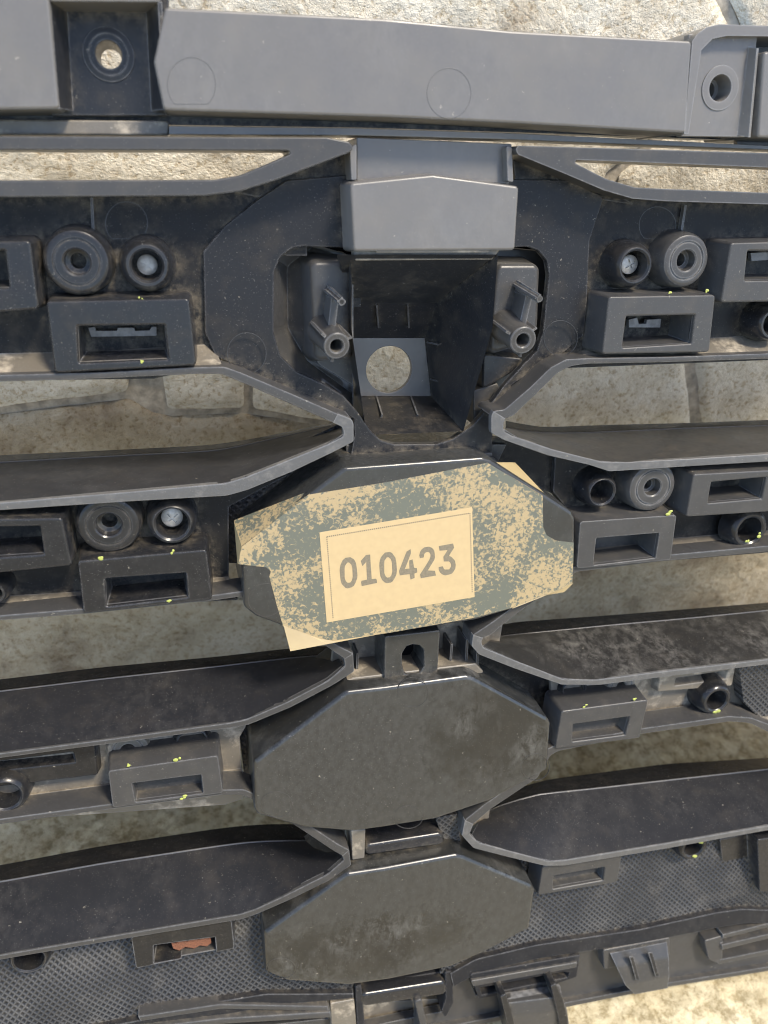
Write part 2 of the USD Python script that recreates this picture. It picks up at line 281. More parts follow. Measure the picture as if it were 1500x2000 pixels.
def plate_film(name, px, py, rx, ry, **k):
    q = P(px, py, 4); s_ = mm_per_px(px, py, 4) / 1000; return plastic(name, base=(.011, .0112, .0105), rough=.18, dust=.02, bump=.02, scuff=.30, scuffcol=(.20, .20, .19), up=.1, spec=.5, crev=.2, film=(q[0] / 1000, q[1] / 1000, rx * s_, ry * s_), **k)
MAT = {
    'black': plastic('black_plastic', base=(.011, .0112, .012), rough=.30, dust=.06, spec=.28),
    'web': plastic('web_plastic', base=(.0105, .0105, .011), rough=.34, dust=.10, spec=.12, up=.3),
    'worn_lit': plastic('worn_lit_edge_plastic', base=(.058, .058, .058), rough=.38, dust=.25, dustcol=(.3, .28, .25), scale=150, bump=.2),  # pale slot lips: some wear, plus edge highlights put into the colour
    'socket': plastic('socket_plastic', base=(.010, .0102, .011), rough=.22, dust=.04, glint=.9, spec=.28, crev=.25, bump=.05),
    'boss': plastic('boss_plastic', base=(.010, .0102, .011), rough=.22, dust=.04, glint=.2, spec=.3, crev=.25, bump=.05),
    'mid': plastic('mid_plastic', base=(.034, .0335, .033), rough=.34, dust=.07, bump=.06, spec=.30, crev=.25),  # paler copy of the black; on right-hand parts it stands for stronger light
    'lit_grey': plastic('lit_grey_plastic', base=(.086, .082, .077), rough=.34, dust=.05, bump=.06, scale=40, crev=.3, flecks=.12, scuff=.10, scuffcol=(.26, .25, .24)),  # base lightened to carry the sky reflection on rail, hood and neck
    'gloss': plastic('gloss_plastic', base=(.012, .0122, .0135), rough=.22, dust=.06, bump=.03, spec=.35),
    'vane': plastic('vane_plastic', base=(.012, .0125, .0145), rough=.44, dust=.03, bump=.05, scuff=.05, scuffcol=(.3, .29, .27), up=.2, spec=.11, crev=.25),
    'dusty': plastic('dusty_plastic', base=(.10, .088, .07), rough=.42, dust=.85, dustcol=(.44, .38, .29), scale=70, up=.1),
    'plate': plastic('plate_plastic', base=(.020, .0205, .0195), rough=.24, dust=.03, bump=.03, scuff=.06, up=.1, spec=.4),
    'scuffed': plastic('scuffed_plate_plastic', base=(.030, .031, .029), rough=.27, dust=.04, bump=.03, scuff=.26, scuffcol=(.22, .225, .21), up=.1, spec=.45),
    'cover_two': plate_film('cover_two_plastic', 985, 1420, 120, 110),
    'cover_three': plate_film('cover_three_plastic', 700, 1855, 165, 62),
    'weave': plastic('weave_plastic', base=(.009, .0095, .011), rough=.42, dust=.10, dustcol=(.27, .24, .19), weave=.40, weavecol=(.125, .123, .118), glint=0, up=.1, spec=.3),
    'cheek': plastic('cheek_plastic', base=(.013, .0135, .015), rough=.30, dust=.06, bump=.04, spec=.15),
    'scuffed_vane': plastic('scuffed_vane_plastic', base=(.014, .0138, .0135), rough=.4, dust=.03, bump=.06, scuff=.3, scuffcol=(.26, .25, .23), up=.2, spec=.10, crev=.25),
    'shade_black': plastic('shade_black_plastic', glint=0, crev=0, base=(.006, .006, .0065), rough=.22, dust=.02, bump=.02, spec=.08),  # near-black base paints the shade on slat noses turned away
    'weave_dark': plastic('weave_dark_plastic', base=(.016, .017, .020), rough=.42, dust=.1, weave=.5, weavecol=(.035, .035, .037), up=.1, spec=.25, glint=0),
    'edge': plastic('edge_plastic', base=(.055, .056, .06), rough=.28, dust=.15, glint=0, crev=.1),  # bead on the slat edge, coloured paler in place of a highlight
    'inner': plastic('inner_plastic', base=(.012, .0122, .013), rough=.36, dust=.12, spec=.16, glint=0, crev=.35),
    'mark': simple('mould_mark_plastic', (.022, .022, .022), .3, var=.2),
    'mark_grey': simple('mould_mark_grey_plastic', (.072, .070, .067), .34, var=.1),
    'zinc': simple('zinc_screw', (.46, .44, .40), .5, .45, var=.4),
    'paint': simple('yellow_green_paint', (.29, .32, .07), .55, var=.2),
    'rust': simple('rusty_clip_metal', (.20, .075, .035), .85, .0, nscale=1500, var=.75, bump=.6),
    'grey_clip': simple('grey_clip_metal', (.13, .13, .13), .45, .2, var=.4),
    'green_mark': simple('green_label', (.04, .42, .16), .5),
}

# ------------------------------------------------------------------ wall and ground
WALL_Y = .115
def limestone(name, ramp):
  return usdkit.material(stage, '/World/Looks/' + name, {
    'tc': ('texture_coordinate', {}), 'oi': ('object_info', {}),
    'n1': ('noise_texture', {'scale': 16.0, 'detail': 9.0, 'roughness': .68, 'distortion': .5}), 'n2': ('noise_texture', {'scale': 260.0, 'detail': 6.0, 'roughness': .7}),
    'n3': ('noise_texture', {'scale': 34.0, 'detail': 8.0, 'roughness': .6, 'distortion': 1.2}),
    'r1': ('rgb_ramp', {'ramp': ramp}),
    'r2': ('rgb_ramp', {'ramp': [(0, (.40, .33, .24)), (.38, (.68, .62, .53)), (.47, (.96, .95, .93)), (.6, (1, 1, 1)), (1, (1.05, 1.05, 1.05))]}),
    'r3': ('rgb_ramp', {'ramp': [(0, (1, 1, 1)), (.40, (1, 1, 1)), (.44, (.62, .52, .40)), (.46, (.5, .42, .32)), (.475, (1, 1, 1)), (1, (1, 1, 1))]}),
    'm1': ('mix', {'mix_type': 'multiply', 'fac': 1.0}), 'm2': ('mix', {'mix_type': 'multiply', 'fac': .22}),
    'hs': ('hsv', {'saturation': 1.0}), 'mr': ('map_range', {'from_min': 0, 'from_max': 1, 'to_min': .82, 'to_max': 1.06}),
    'ad': ('math', {'math_type': 'multiply_add', 'value2': .5}), 'b': ('bump', {'strength': 1.0, 'distance': .004}), 'p': ('principled_bsdf', {'roughness': .85, 'specular_ior_level': .25})},
    [('tc.object', 'n1.vector'), ('tc.object', 'n2.vector'), ('tc.object', 'n3.vector'), ('n1.fac', 'r1.fac'), ('n2.fac', 'r2.fac'), ('n3.fac', 'r3.fac'), ('r1.color', 'm1.color1'), ('r2.color', 'm1.color2'),
     ('m1.color', 'm2.color1'), ('r3.color', 'm2.color2'), ('m2.color', 'hs.color'), ('oi.random', 'mr.value'), ('mr.result', 'hs.value'), ('hs.color', 'p.base_color'),
     ('n2.fac', 'ad.value1'), ('n1.fac', 'ad.value3'), ('ad.value', 'b.height'), ('b.normal', 'p.normal')], surface='p.BSDF')
stone_mat = limestone('limestone', [(0, (.30, .23, .15)), (.30, (.43, .36, .26)), (.42, (.66, .595, .47)), (.6, (.76, .70, .57)), (1, (.82, .77, .67))])
stained_mat = limestone('stained_limestone', [(0, (.13, .10, .065)), (.34, (.24, .19, .13)), (.48, (.40, .34, .24)), (.62, (.47, .41, .31)), (1, (.60, .54, .44))])
mortar_mat = simple('mortar', (.42, .37, .29), .9, nscale=140, var=.5, bump=1.0)
ground_mat = usdkit.material(stage, '/World/Looks/sandy_concrete', {
    'tc': ('texture_coordinate', {}), 'n1': ('noise_texture', {'scale': 22.0, 'detail': 7.0, 'roughness': .65}), 'n2': ('noise_texture', {'scale': 105.0, 'detail': 7.0, 'roughness': .72}),
    'v': ('voronoi_texture', {'scale': 95.0}), 'vs': ('separate_color', {}), 'vr': ('rgb_ramp', {'ramp': [(0, (.7, .66, .58)), (.55, (1, 1, 1)), (1, (1.25, 1.22, 1.15))]}),
    'r1': ('rgb_ramp', {'ramp': [(0, (.23, .185, .105)), (.4, (.34, .29, .185)), (.55, (.41, .365, .25)), (.7, (.48, .435, .32)), (1, (.54, .50, .40))]}),
    'r2': ('rgb_ramp', {'ramp': [(0, (.30, .27, .21)), (.40, (.58, .54, .46)), (.52, (.98, .97, .95)), (.62, (1.12, 1.12, 1.12)), (1, (1.25, 1.25, 1.25))]}),
    'm1': ('mix', {'mix_type': 'multiply', 'fac': 1.0}), 'm2': ('mix', {'mix_type': 'multiply', 'fac': .5}), 'b': ('bump', {'strength': 1.0, 'distance': .0025}), 'p': ('principled_bsdf', {'roughness': .9, 'specular_ior_level': .2})},
    [('tc.object', 'n1.vector'), ('tc.object', 'n2.vector'), ('tc.object', 'v.vector'), ('v.color', 'vs.color'), ('vs.r', 'vr.fac'), ('n1.fac', 'r1.fac'), ('n2.fac', 'r2.fac'), ('r1.color', 'm1.color1'), ('r2.color', 'm1.color2'),
     ('m1.color', 'm2.color1'), ('vr.color', 'm2.color2'), ('m2.color', 'p.base_color'), ('n2.fac', 'b.height'), ('b.normal', 'p.normal')], surface='p.BSDF')

def ground():
    xs = np.r_[np.linspace(-12, -.75, 14), np.linspace(-.7, .8, 170), np.linspace(.85, 12, 14)]
    ys = np.r_[np.linspace(-12, -.75, 14), np.linspace(-.7, WALL_Y + .02, 90)]
    X, Y = np.meshgrid(xs, ys); p = np.stack([X, Y, 0 * X], -1)
    Z = GZ - .004 + .005 * (meshkit.fbm(p * 30, 5, 3) - .5) + .004 * (meshkit.fbm(p * 8, 3, 5) - .5)
    n, m = X.shape; idx = np.arange(n * m).reshape(n, m)
    q = np.stack([idx[:-1, :-1], idx[:-1, 1:], idx[1:, 1:], idx[1:, :-1]], -1).reshape(-1, 4)
    path = part('ground', trimesh.Trimesh(*[a for a in meshkit.arrays((np.stack([X, Y, Z], -1).reshape(-1, 3), q))[:2]], process=False), ground_mat, '/World', True, scale=1)
    tag(path, 'rough sandy concrete ground under and in front of the leaning grille', None, 'structure')
    stage.GetPrimAtPath(path).ClearCustomDataByKey('category')
ground()

def stone_wall():
    path = pathname('/World', 'stone_wall'); UsdGeom.Xform.Define(stage, path)
    tag(path, 'pale limestone wall of large irregular flat stones behind the grille', 'wall')
    x0, x1, z0, z1 = -.85, 1.15, GZ - .05, .75
    mb = trimesh.creation.box((x1 - x0, .2, z1 - z0)); mb.apply_translation(((x0 + x1) / 2, WALL_Y + .108, (z0 + z1) / 2))
    part('mortar', mb, mortar_mat, path, False, scale=1)
    r = np.random.default_rng(11); pts = []
    def on_wall(x, y):
        d = to_world(to_local(np.array([(x - 750) / F, (y - 1000) / F, 1.0]))); return (cpos + d * (WALL_Y - cpos[1]) / d[1])[[0, 2]]
    seen = [[(-500, -260), (1395, -260), (1418, 0), (1445, 60), (1330, 240), (1196, 345), (1150, 470), (700, 560), (100, 540), (-500, 560)],
            [(1412, -260), (2300, -260), (2300, 420), (1500, 470), (1210, 390), (1215, 352), (1345, 250), (1462, 62), (1436, 0)],
            [(-500, 580), (100, 562), (470, 572), (484, 700), (482, 806), (336, 812), (326, 742), (258, 738), (254, 774), (0, 806), (-500, 838)],
            [(262, 743), (321, 746), (331, 808), (300, 806), (258, 780)],
            [(496, 572), (700, 578), (1140, 492), (1205, 400), (1330, 440), (1320, 560), (1345, 700), (1360, 880), (1250, 960), (900, 900), (700, 842), (490, 808), (492, 700)],
            [(1345, 450), (1500, 486), (2300, 440), (2300, 1000), (1700, 1020), (1378, 890), (1362, 700), (1340, 560)],
            [(-500, 848), (-30, 822), (254, 788), (300, 814), (340, 822), (484, 817), (690, 850), (640, 1000), (660, 1182), (300, 1160), (-500, 1120)],
            [(705, 862), (900, 918), (1250, 978), (1370, 905), (1700, 1036), (1680, 1200), (1500, 1300), (900, 1290), (680, 1220), (658, 1000)],
            [(-500, 1132), (300, 1172), (660, 1194), (680, 1236), (900, 1310), (880, 1440), (-500, 1440)], [(920, 1312), (1500, 1320), (1700, 1210), (2300, 1100), (2300, 1500), (900, 1450)]]
    cap = sbox(x0, z0, x1, z1)
    cells = [Polygon([on_wall(*q) for q in c]).buffer(-.0008) for c in seen]; cells = [c.buffer(.0012) for c in cells]
    for i in range(5):
        for j in range(5):
            pts.append((x0 + (i + .5 + .5 * (j % 2)) * .42 + r.uniform(-.08, .08), z0 + (j + .5) * .24 + r.uniform(-.05, .05)))
    pts = np.array(pts); far = np.array([[-9, 0], [9, 0], [0, -9], [0, 9]])
    vor = Voronoi(np.vstack([pts, far])); core = unary_union([c.buffer(.005) for c in cells])
    for i in range(len(pts)):
        reg = vor.regions[vor.point_region[i]]
        if -1 in reg or not reg: continue
        g = Polygon(vor.vertices[reg]).buffer(-.003).difference(core)
        cells += [q for q in getattr(g, 'geoms', [g]) if q.area > .004]
    for i, g in enumerate(cells):
        g = g.intersection(cap).buffer(0)
        if g.is_empty or g.geom_type != 'Polygon' or g.area < .001: continue
        g = g.buffer(-.004).buffer(.004, quad_segs=4)
        if g.is_empty or g.geom_type != 'Polygon': continue
        near = g.intersects(sbox(-.35, -.36, .45, .32)); h = .004 if near else .03
        bx = g.bounds; gx, gy = np.meshgrid(np.arange(bx[0], bx[2], h), np.arange(bx[1], bx[3], h))
        ring = np.array(g.exterior.segmentize(h).coords)[:-1]
        # uneven chipped outline
        cen = ring.mean(0); ring = ring + (ring - cen) / np.linalg.norm(ring - cen, axis=1, keepdims=True) * (-.0035 * (meshkit.fbm(np.column_stack([ring * 22, np.full(len(ring), i)]), 4, 2)[:, None]))
        gi = Polygon(ring).buffer(-h * .7)
        import shapely
        inn = np.column_stack([gx.ravel(), gy.ravel()]); inn = inn[shapely.contains_xy(gi, inn[:, 0], inn[:, 1])]
        from scipy.spatial import Delaunay
        allp = np.vstack([ring, inn]); tri = Delaunay(allp).simplices
        cc = allp[tri].mean(1); tri = tri[shapely.contains_xy(Polygon(ring), cc[:, 0], cc[:, 1])]
        edge = np.r_[np.ones(len(ring)), np.clip(1 - shapely.distance(shapely.points(inn), Polygon(ring).exterior) / .006, 0, 1) if len(inn) else []]
        q = np.column_stack([allp, np.full(len(allp), i * 3.1)])
        y = WALL_Y + .004 - .006 * (meshkit.fbm(q * 14, 6, 4) - .5) - .003 * (meshkit.fbm(q * 70, 4, 9) - .5) + .003 * edge ** 2 + r.uniform(-.0015, .0015) + (.012 if i == 3 else 0)
        V = np.column_stack([allp[:, 0], y, allp[:, 1]]); n = len(ring); B = np.column_stack([ring[:, 0], np.full(n, WALL_Y + .03), ring[:, 1]])
        k = np.arange(n); j = (k + 1) % n; b = len(V)
        Fc = np.vstack([tri, np.column_stack([k, j, b + j]), np.column_stack([k, b + j, b + k])])
        m = trimesh.Trimesh(np.vstack([V, B]), Fc, process=False); fn = m.face_normals[:len(tri)]
        if fn[:, 1].mean() > 0: Fc[:len(tri)] = Fc[:len(tri), ::-1]
        part('stone', trimesh.Trimesh(m.vertices, Fc, process=False), stained_mat if cen[1] < -.24 or i == 3 else stone_mat, path, 40, scale=1)
stone_wall()

# ------------------------------------------------------------------ the grille
GRILLE = thing('car_grille', 'back of a black plastic car grille leaning against the stone wall', 'grille')
WEB, LIP = -18.0, -1.5

# --- top rail and its two screw pockets
part('top_rail', cat(
    slab(poly([(E, -70), (94, -70), (97, 5), (116, 213), (E, 215)], 5, .5), 5, -38, 1.2),
    slab(poly([(94, -72), (322, -72), (309, 4), (97, 2)], 5), 5, -38, .6),
    slab(poly([(319, -72), (322, 14), (750, 36), (1000, 60), (1352, 80), (1346, 160), (1340, 260), (1000, 240), (750, 228), (319, 215), (300, 120), (300, -72)][1:-1] , 5, .6), 5, -38, 1.2),
    slab(poly([(1336, 262), (1352, 80), (1362, 66), (1380, 53), (1405, 47), (R_, 54), (R_, 76), (1420, 70), (1392, 76), (1376, 92), (1370, 98), (1345, 262)], 4.6, .3), 4.6, -38, .8)), 'lit_grey')
part('top_rail', slab(poly([(1492, 100), (R_, 100), (R_, 272), (1480, 268)], 5, .5), 5, -38, 1.2), 'lit_grey', label='end stretch of the top rail right of the screw pocket')
def hole(cx, cy, d, r): q = P(cx, cy, d); return Point(q[0], q[1]).buffer(r * mm_per_px(cx, cy, d), quad_segs=10)
pk = part('screw_pocket', cat(
    slab(poly([(90, -30), (330, -30), (330, 226), (100, 226)], -14).difference(hole(212, 106, -14, 27)), -14, -18, .5),
    sheet([rs(PP([(98, 0, 4), (117, 213, 4)]), 8), rs(PP([(131, 22, -14), (142, 216, -14)]), 8)]),
    sheet([rs(PP([(308, 2, 4), (320, 215, 4)]), 8), rs(PP([(286, 22, -14), (296, 216, -14)]), 8)])), 'black')
q = P(212, 106, -13); s = mm_per_px(212, 106, -13)
part('screw_seat', lathe([(53 * s, -14), (52 * s, -13.4), (40 * s, -13.2), (39 * s, -13.6), (28 * s, -13.6), (26.5 * s, -14.2), (24 * s, -22), (22 * s, -30)], q), 'black', pk)
pk = part('screw_pocket', cat(
    slab(poly([(1346, 66), (1480, 66), (1455, 268), (1330, 266)], 0).difference(hole(1406, 172, 0, 23)), 0, -4, .4),
    sheet([rs(PP([(1462, 92, 0), (1440, 264, 0)]), 8), rs(PP([(1478, 94, 4.4), (1462, 268, 4.4)]), 8)]),
    slab(poly([(1440, 80), (R_, 80), (R_, 290), (1440, 290)], -24), -24, -27, .4)), 'lit_grey')
q = P(1406, 172, 0); s = mm_per_px(1406, 172, 0)
part('screw_seat', lathe([(40 * s, -.3), (39 * s, .5), (31 * s, .6), (24 * s, .4), (22.5 * s, -.3), (21 * s, -9), (15 * s, -9.2), (14 * s, -20), (0.01, -20)], q), 'lit_grey', pk)
# --- dark joint and strips under the top rail
part('joint_strip', slab(poly([(E, 226), (330, 226), (1000, 238), (R_, 268), (R_, 283), (1000, 258), (690, 249), (330, 244), (E, 244)], -24), -24, -34, .3), 'black')
part('seam_strip', slab(poly([(E, 232), (330, 236), (330, 264), (E, 262)], -14, .4), -14, -26, .8), 'dusty', label='dusty tan strip under the top rail')
part('seam_strip', slab(poly([(330, 246), (690, 250), (1000, 260), (R_, 289), (R_, 302), (1000, 272), (690, 264), (330, 262)], -8, .4), -8, -26, .9), 'lit_grey')
# --- the two upper openings, framed by a raised flange
fo = [(E, 265), (640, 268), (683, 277), (692, 288), (683, 298), (620, 322), (540, 352), (470, 374), (400, 383), (E, 386)]
fi = [(-600, 291), (560, 294), (576, 297), (540, 313), (470, 342), (420, 351), (-600, 353)]
part('opening_flange', slab(poly(fo, 0, 1.5).difference(poly(fi, 0, .8)), 0, -22, .7), 'mid')
fo2 = [(1003, 284), (1180, 289), (R_, 302), (R_, 402), (1300, 393), (1235, 388), (1180, 372), (1100, 338), (1012, 302)]
fi2 = [(1117, 312), (1200, 315), (1591, 331), (2500, 385), (2500, 440), (1591, 380), (1300, 369), (1240, 366), (1185, 350), (1122, 318)]
part('opening_flange', slab(poly(fo2, 0, 1.5).difference(poly(fi2, 0, .8)), 0, -22, .7), 'mid')

part('web', slab(poly([(690, 282), (690, 365), (500, 385), (455, 374), (520, 350), (600, 320)], -17), -17, -20, .3), 'web')
part('web', slab(poly([(1000, 288), (1008, 365), (1240, 400), (1200, 376), (1100, 332)], -17), -17, -20, .3), 'web')
# --- centre column: neck, hood, cheek plate, pocket, brackets
part('neck', slab(poly([(697, 268), (1000, 281), (994, 360), (848, 348), (697, 360)], -9, .3), -9, -30, .5), 'lit_grey')
part('neck_rib', slab(poly([(683, 288), (697, 280), (697, 352), (686, 352)], -4, .2), -4, -26, .5), 'lit_grey')
part('neck_rib', slab(poly([(989, 284), (1001, 288), (1003, 356), (991, 354)], -4, .2), -4, -26, .5), 'lit_grey')
cut_px = [(690, 484), (592, 481), (568, 486), (548, 502), (536, 530), (535, 650), (548, 694), (580, 726), (632, 750), (672, 774), (700, 806), (724, 842), (744, 860), (770, 868), (850, 868), (884, 858), (924, 830), (952, 798), (984, 754), (1024, 710), (1048, 686), (1060, 650), (1072, 538), (1068, 510), (1052, 490), (1032, 482), (972, 484)]
cut = poly(cut_px, -15, 1.2)
cheek_px = [(560, 352), (690, 340), (1010, 350), (1110, 352), (1180, 385), (1152, 470), (1146, 600), (1140, 655), (1100, 690), (1040, 725), (1000, 752), (978, 790), (962, 812), (962, 915), (680, 915), (692, 850), (692, 818), (600, 775), (470, 718), (420, 695), (400, 650), (397, 490), (440, 440), (500, 392)]
part('cheek_plate', slab(poly(cheek_px, -15, 1.5).difference(cut), -15, -19, .6), 'cheek')
hood = poly([(684, 357), (848, 341), (1014, 364), (1006, 489), (690, 491)], 3, .8)
hd = part('hood', slab(hood, 3, -16, 1.3, draft=1.2), 'lit_grey')
part('torn_edge', cat(slab(poly([(689, 486), (980, 484), (962, 507), (694, 509)], -3, .4), -3, -9, .6),
     slab(poly([(735, 484), (770, 480), (900, 481), (955, 487), (955, 493), (735, 494)], 1.5, .2), 1.5, -6, .4)), 'dusty', hd)
# funnel-shaped pocket
TL, TR, BR, BL = (676, 660), (830, 660), (842, 774), (680, 774)
fl = poly([TL, TR, BR, BL], -60, .0).difference(hole(760, 722, -60, 45))
pocket = part('pocket_floor', slab(fl, -60, -63, .4), 'lit_grey')
part('pocket_wall', cat(
    sheet([PP([(660, 498, 0), (968, 498, 0)]), PP([(684, 592, -45), (852, 592, -45)])], direction=FN),
    sheet([PP([(684, 592, -45), (852, 592, -45)]), PP([(674, 660, -60), (830, 660, -60)])], direction=FN)), 'inner', pocket)
part('pocket_wall', sheet([PP([(972, 498, 0), (962, 640, -5), (905, 842, -14)]), PP([(852, 592, -45), (830, 660, -60), (842, 774, -60)])], direction=FN), 'inner', pocket)
part('pocket_wall', sheet([PP([(678, 774, -60), (842, 774, -60)]), PP([(716, 850, -16), (905, 842, -14)])], direction=FN), 'inner', pocket)
part('pocket_wall', sheet([PP([(684, 592, -45), (674, 660, -60), (678, 774, -60)]), PP([(685, 498, -4), (686, 640, -6), (716, 850, -16)])], direction=FN), 'inner', pocket)
def rib(a, b, h, w=1.2):
    a, b = P(*a), P(*b); u = (b - a) / np.linalg.norm(b - a); n = np.cross(u, h); n /= np.linalg.norm(n); h = np.asarray(h, float)
    return skin([rs(np.array([a - n * w / 2 - h, b - n * w / 2 - h]), 2), rs(np.array([a - n * w / 3 + h * .4, b - n * w / 3 + h]), 2), rs(np.array([a + n * w / 3 + h * .4, b + n * w / 3 + h]), 2), rs(np.array([a + n * w / 2 - h, b + n * w / 2 - h]), 2)])
for a, b, h in (((735, 594, -45), (738, 634, -53), (0, -1.5, 2.2)), ((796, 594, -45), (797, 634, -53), (0, -1.5, 2.2)),
                ((735, 776, -58), (745, 816, -34), (0, 2.2, 1.5)), ((802, 776, -58), (814, 816, -34), (0, 2.2, 1.5)),
                ((836, 668, -56), (862, 672, -46), (-2.2, 0, 1.5)), ((842, 740, -56), (872, 746, -42), (-2.2, 0, 1.5))):
    part('pocket_rib', rib(a, b, h), 'black', pocket)
# light bracket body seen through the cut-out, with its two posts
part('bracket_body', cat(
    sheet([chaikin(PP([(590, 470, -15), (530, 500, -15), (520, 660, -15), (580, 745, -15), (690, 805, -15)]), 2), chaikin(PP([(610, 482, -34), (560, 520, -34), (562, 640, -34), (600, 705, -34), (690, 770, -34)]), 2),
           chaikin(PP([(640, 490, -30), (606, 510, -26), (606, 640, -26), (620, 710, -26), (690, 752, -26)]), 2), chaikin(PP([(690, 500, -26), (690, 520, -26), (690, 640, -26), (690, 710, -26), (690, 752, -26)]), 2)]),
    ), 'mid')
part('bracket_body', cat(
    slab(poly([(950, 480), (1064, 490), (1076, 540), (1064, 690), (1000, 760), (930, 850), (940, 700)], -34, 1), -34, -40, 1)), 'mid')
part('bracket_body', slab(poly([(540, 464), (705, 464), (705, 600), (540, 600)], -40), -40, -42, .2), 'inner'); part('bracket_body', slab(poly([(945, 464), (1085, 464), (1085, 600), (945, 600)], -44), -44, -46, .2), 'inner')
def post(face_px, d, base, r=2.8):
    return slab(poly(face_px, d, 2.6), d, base, r, draft=3.0)
part('bracket_post', post([(604, 508), (690, 509), (690, 702), (612, 708)], -15, -34), 'mid')
part('bracket_post', post([(970, 514), (1056, 516), (1052, 640), (1030, 672), (954, 696), (960, 600)], -15, -40), 'mid')
part('bracket_foot', slab(poly([(944, 690), (1026, 700), (1012, 722), (942, 762)], -22, 1.0), -22, -40, 1.4, draft=1.0), 'black')
part('bracket_foot', slab(poly([(925, 762), (972, 748), (980, 770), (925, 838)], -24, .5), -24, -40, .8), 'mid')
def pin(bx, by, tx, ty):
    a, b = P(bx, by, -16), P(tx, ty, 9); ax = (b - a); Ln = np.linalg.norm(ax)
    s = []
    for w, h in ((4.6, 1.1), (1.1, 4.6)):
        t = trimesh.creation.box((w, h, Ln)); t.vertices[t.vertices[:, 2] > 0, :2] *= .82; s.append(t)
    c = trimesh.creation.cylinder(1.5, Ln + 1.4, sections=16); s.append(c); m = cat(*s)
    m.apply_transform(trimesh.geometry.align_vectors([0, 0, 1], ax)); m.apply_translation((a + b) / 2); return m
def tube(bx, by, tx, ty, r):
    a, b = P(bx, by, -16), P(tx, ty, 9); s = mm_per_px(tx, ty, 9) * r; ax = b - a; L = np.linalg.norm(ax)
    m = lathe([(s * 1.25, 0), (s * 1.06, L * .5), (s, L - .4), (s * .93, L), (s * .58, L), (s * .5, L - .5), (s * .46, L - 14), (.01, L - 14)], (0, 0), 28)
    fins = []
    for k in range(3):
        f = trimesh.creation.box((s * .5, 1.0, L * .8)); f.apply_translation((s * 1.12, 0, L * .5)); f.apply_transform(trimesh.transformations.rotation_matrix(k * 2.1 - 1.6, (0, 0, 1))); fins.append(f)
    m = cat(m, *fins); m.apply_transform(trimesh.geometry.align_vectors([0, 0, 1], ax)); m.apply_translation(a); return m
part('guide_pin', pin(640, 566, 667, 589)); part('guide_pin', pin(1008, 556, 1053, 583), 'mid')
part('screw_tube', tube(630, 645, 658, 676, 26), 'mid'); part('screw_tube', tube(985, 636, 1022, 665, 26), 'mid')
def wallrib(a, b, h, w): 
    a, b = P(*a), P(*b); z = np.array([0, 0, h]); n = np.array([w / 2, 0, 0])
    return skin([np.array([a - n, b - n]), np.array([a - n * .8 + z, b - n * .8 + z]), np.array([a + n * .8 + z, b + n * .8 + z]), np.array([a + n, b + n])])
part('post_web', wallrib((644, 575, -16), (636, 645, -16), 14, 4.2), 'mid'); part('post_web', wallrib((1012, 570, -16), (996, 640, -16), 14, 4.2), 'mid')

# --- sills and strips below the pocket
part('column_sill', cat(
    slab(poly([(676, 868), (705, 872), (960, 868), (990, 868), (970, 908), (678, 908)], -19, .3), -19, -26, .4),
    slab(poly([(684, 894), (962, 884), (962, 892), (684, 902)], -10, .2), -10, -24, .6)), 'mid')

# --- bars: flanges round each slot, the slats below them
def slot_side(name_mat, rim_in, rim_out, d=0.0, depth=20, it=1, cut=None, upper='mid'):
    if cut is None: part('slot_lip', band(rim_in, rim_out, d, depth, .55, it), name_mat)
    else:
        part('slot_lip', band(rim_in[:cut], rim_out[:cut], d - .15, depth, .8, it), upper)
        part('slot_lip', band(rim_in[cut - 2:], rim_out[cut - 2:], d, 3.2, .55, it), name_mat, label='lower lip of the slot')
def slat(front, back_, roll, D, roll_d, mat='vane', n=48):
    f, b, r = rs(chaikin(PP(front, -.3), 3, r=4.0), n), rs(chaikin(PP(back_, -D), 3, r=6.0), n), rs(chaikin(PP(roll, -roll_d), 3, r=6.0), n)
    mid = (f + b) / 2 + np.array([0, .3, 0]); off = np.array([0, -2.4, 0]); b2 = b + (r - b) * .12 + np.array([0, .35, 0])
    sl = part('slat', skin([f, mid, b, b + off, mid + off, f + off]), mat, smooth=40)
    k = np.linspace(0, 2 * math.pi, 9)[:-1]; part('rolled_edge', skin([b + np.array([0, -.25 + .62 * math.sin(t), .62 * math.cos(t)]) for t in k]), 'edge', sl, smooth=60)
    e = np.array([0, .15, -.25]); part('slat_nose', skin([b + e, b2 + e, r, r + off * .6, b + off + e]), 'shade_black', sl, smooth=40)

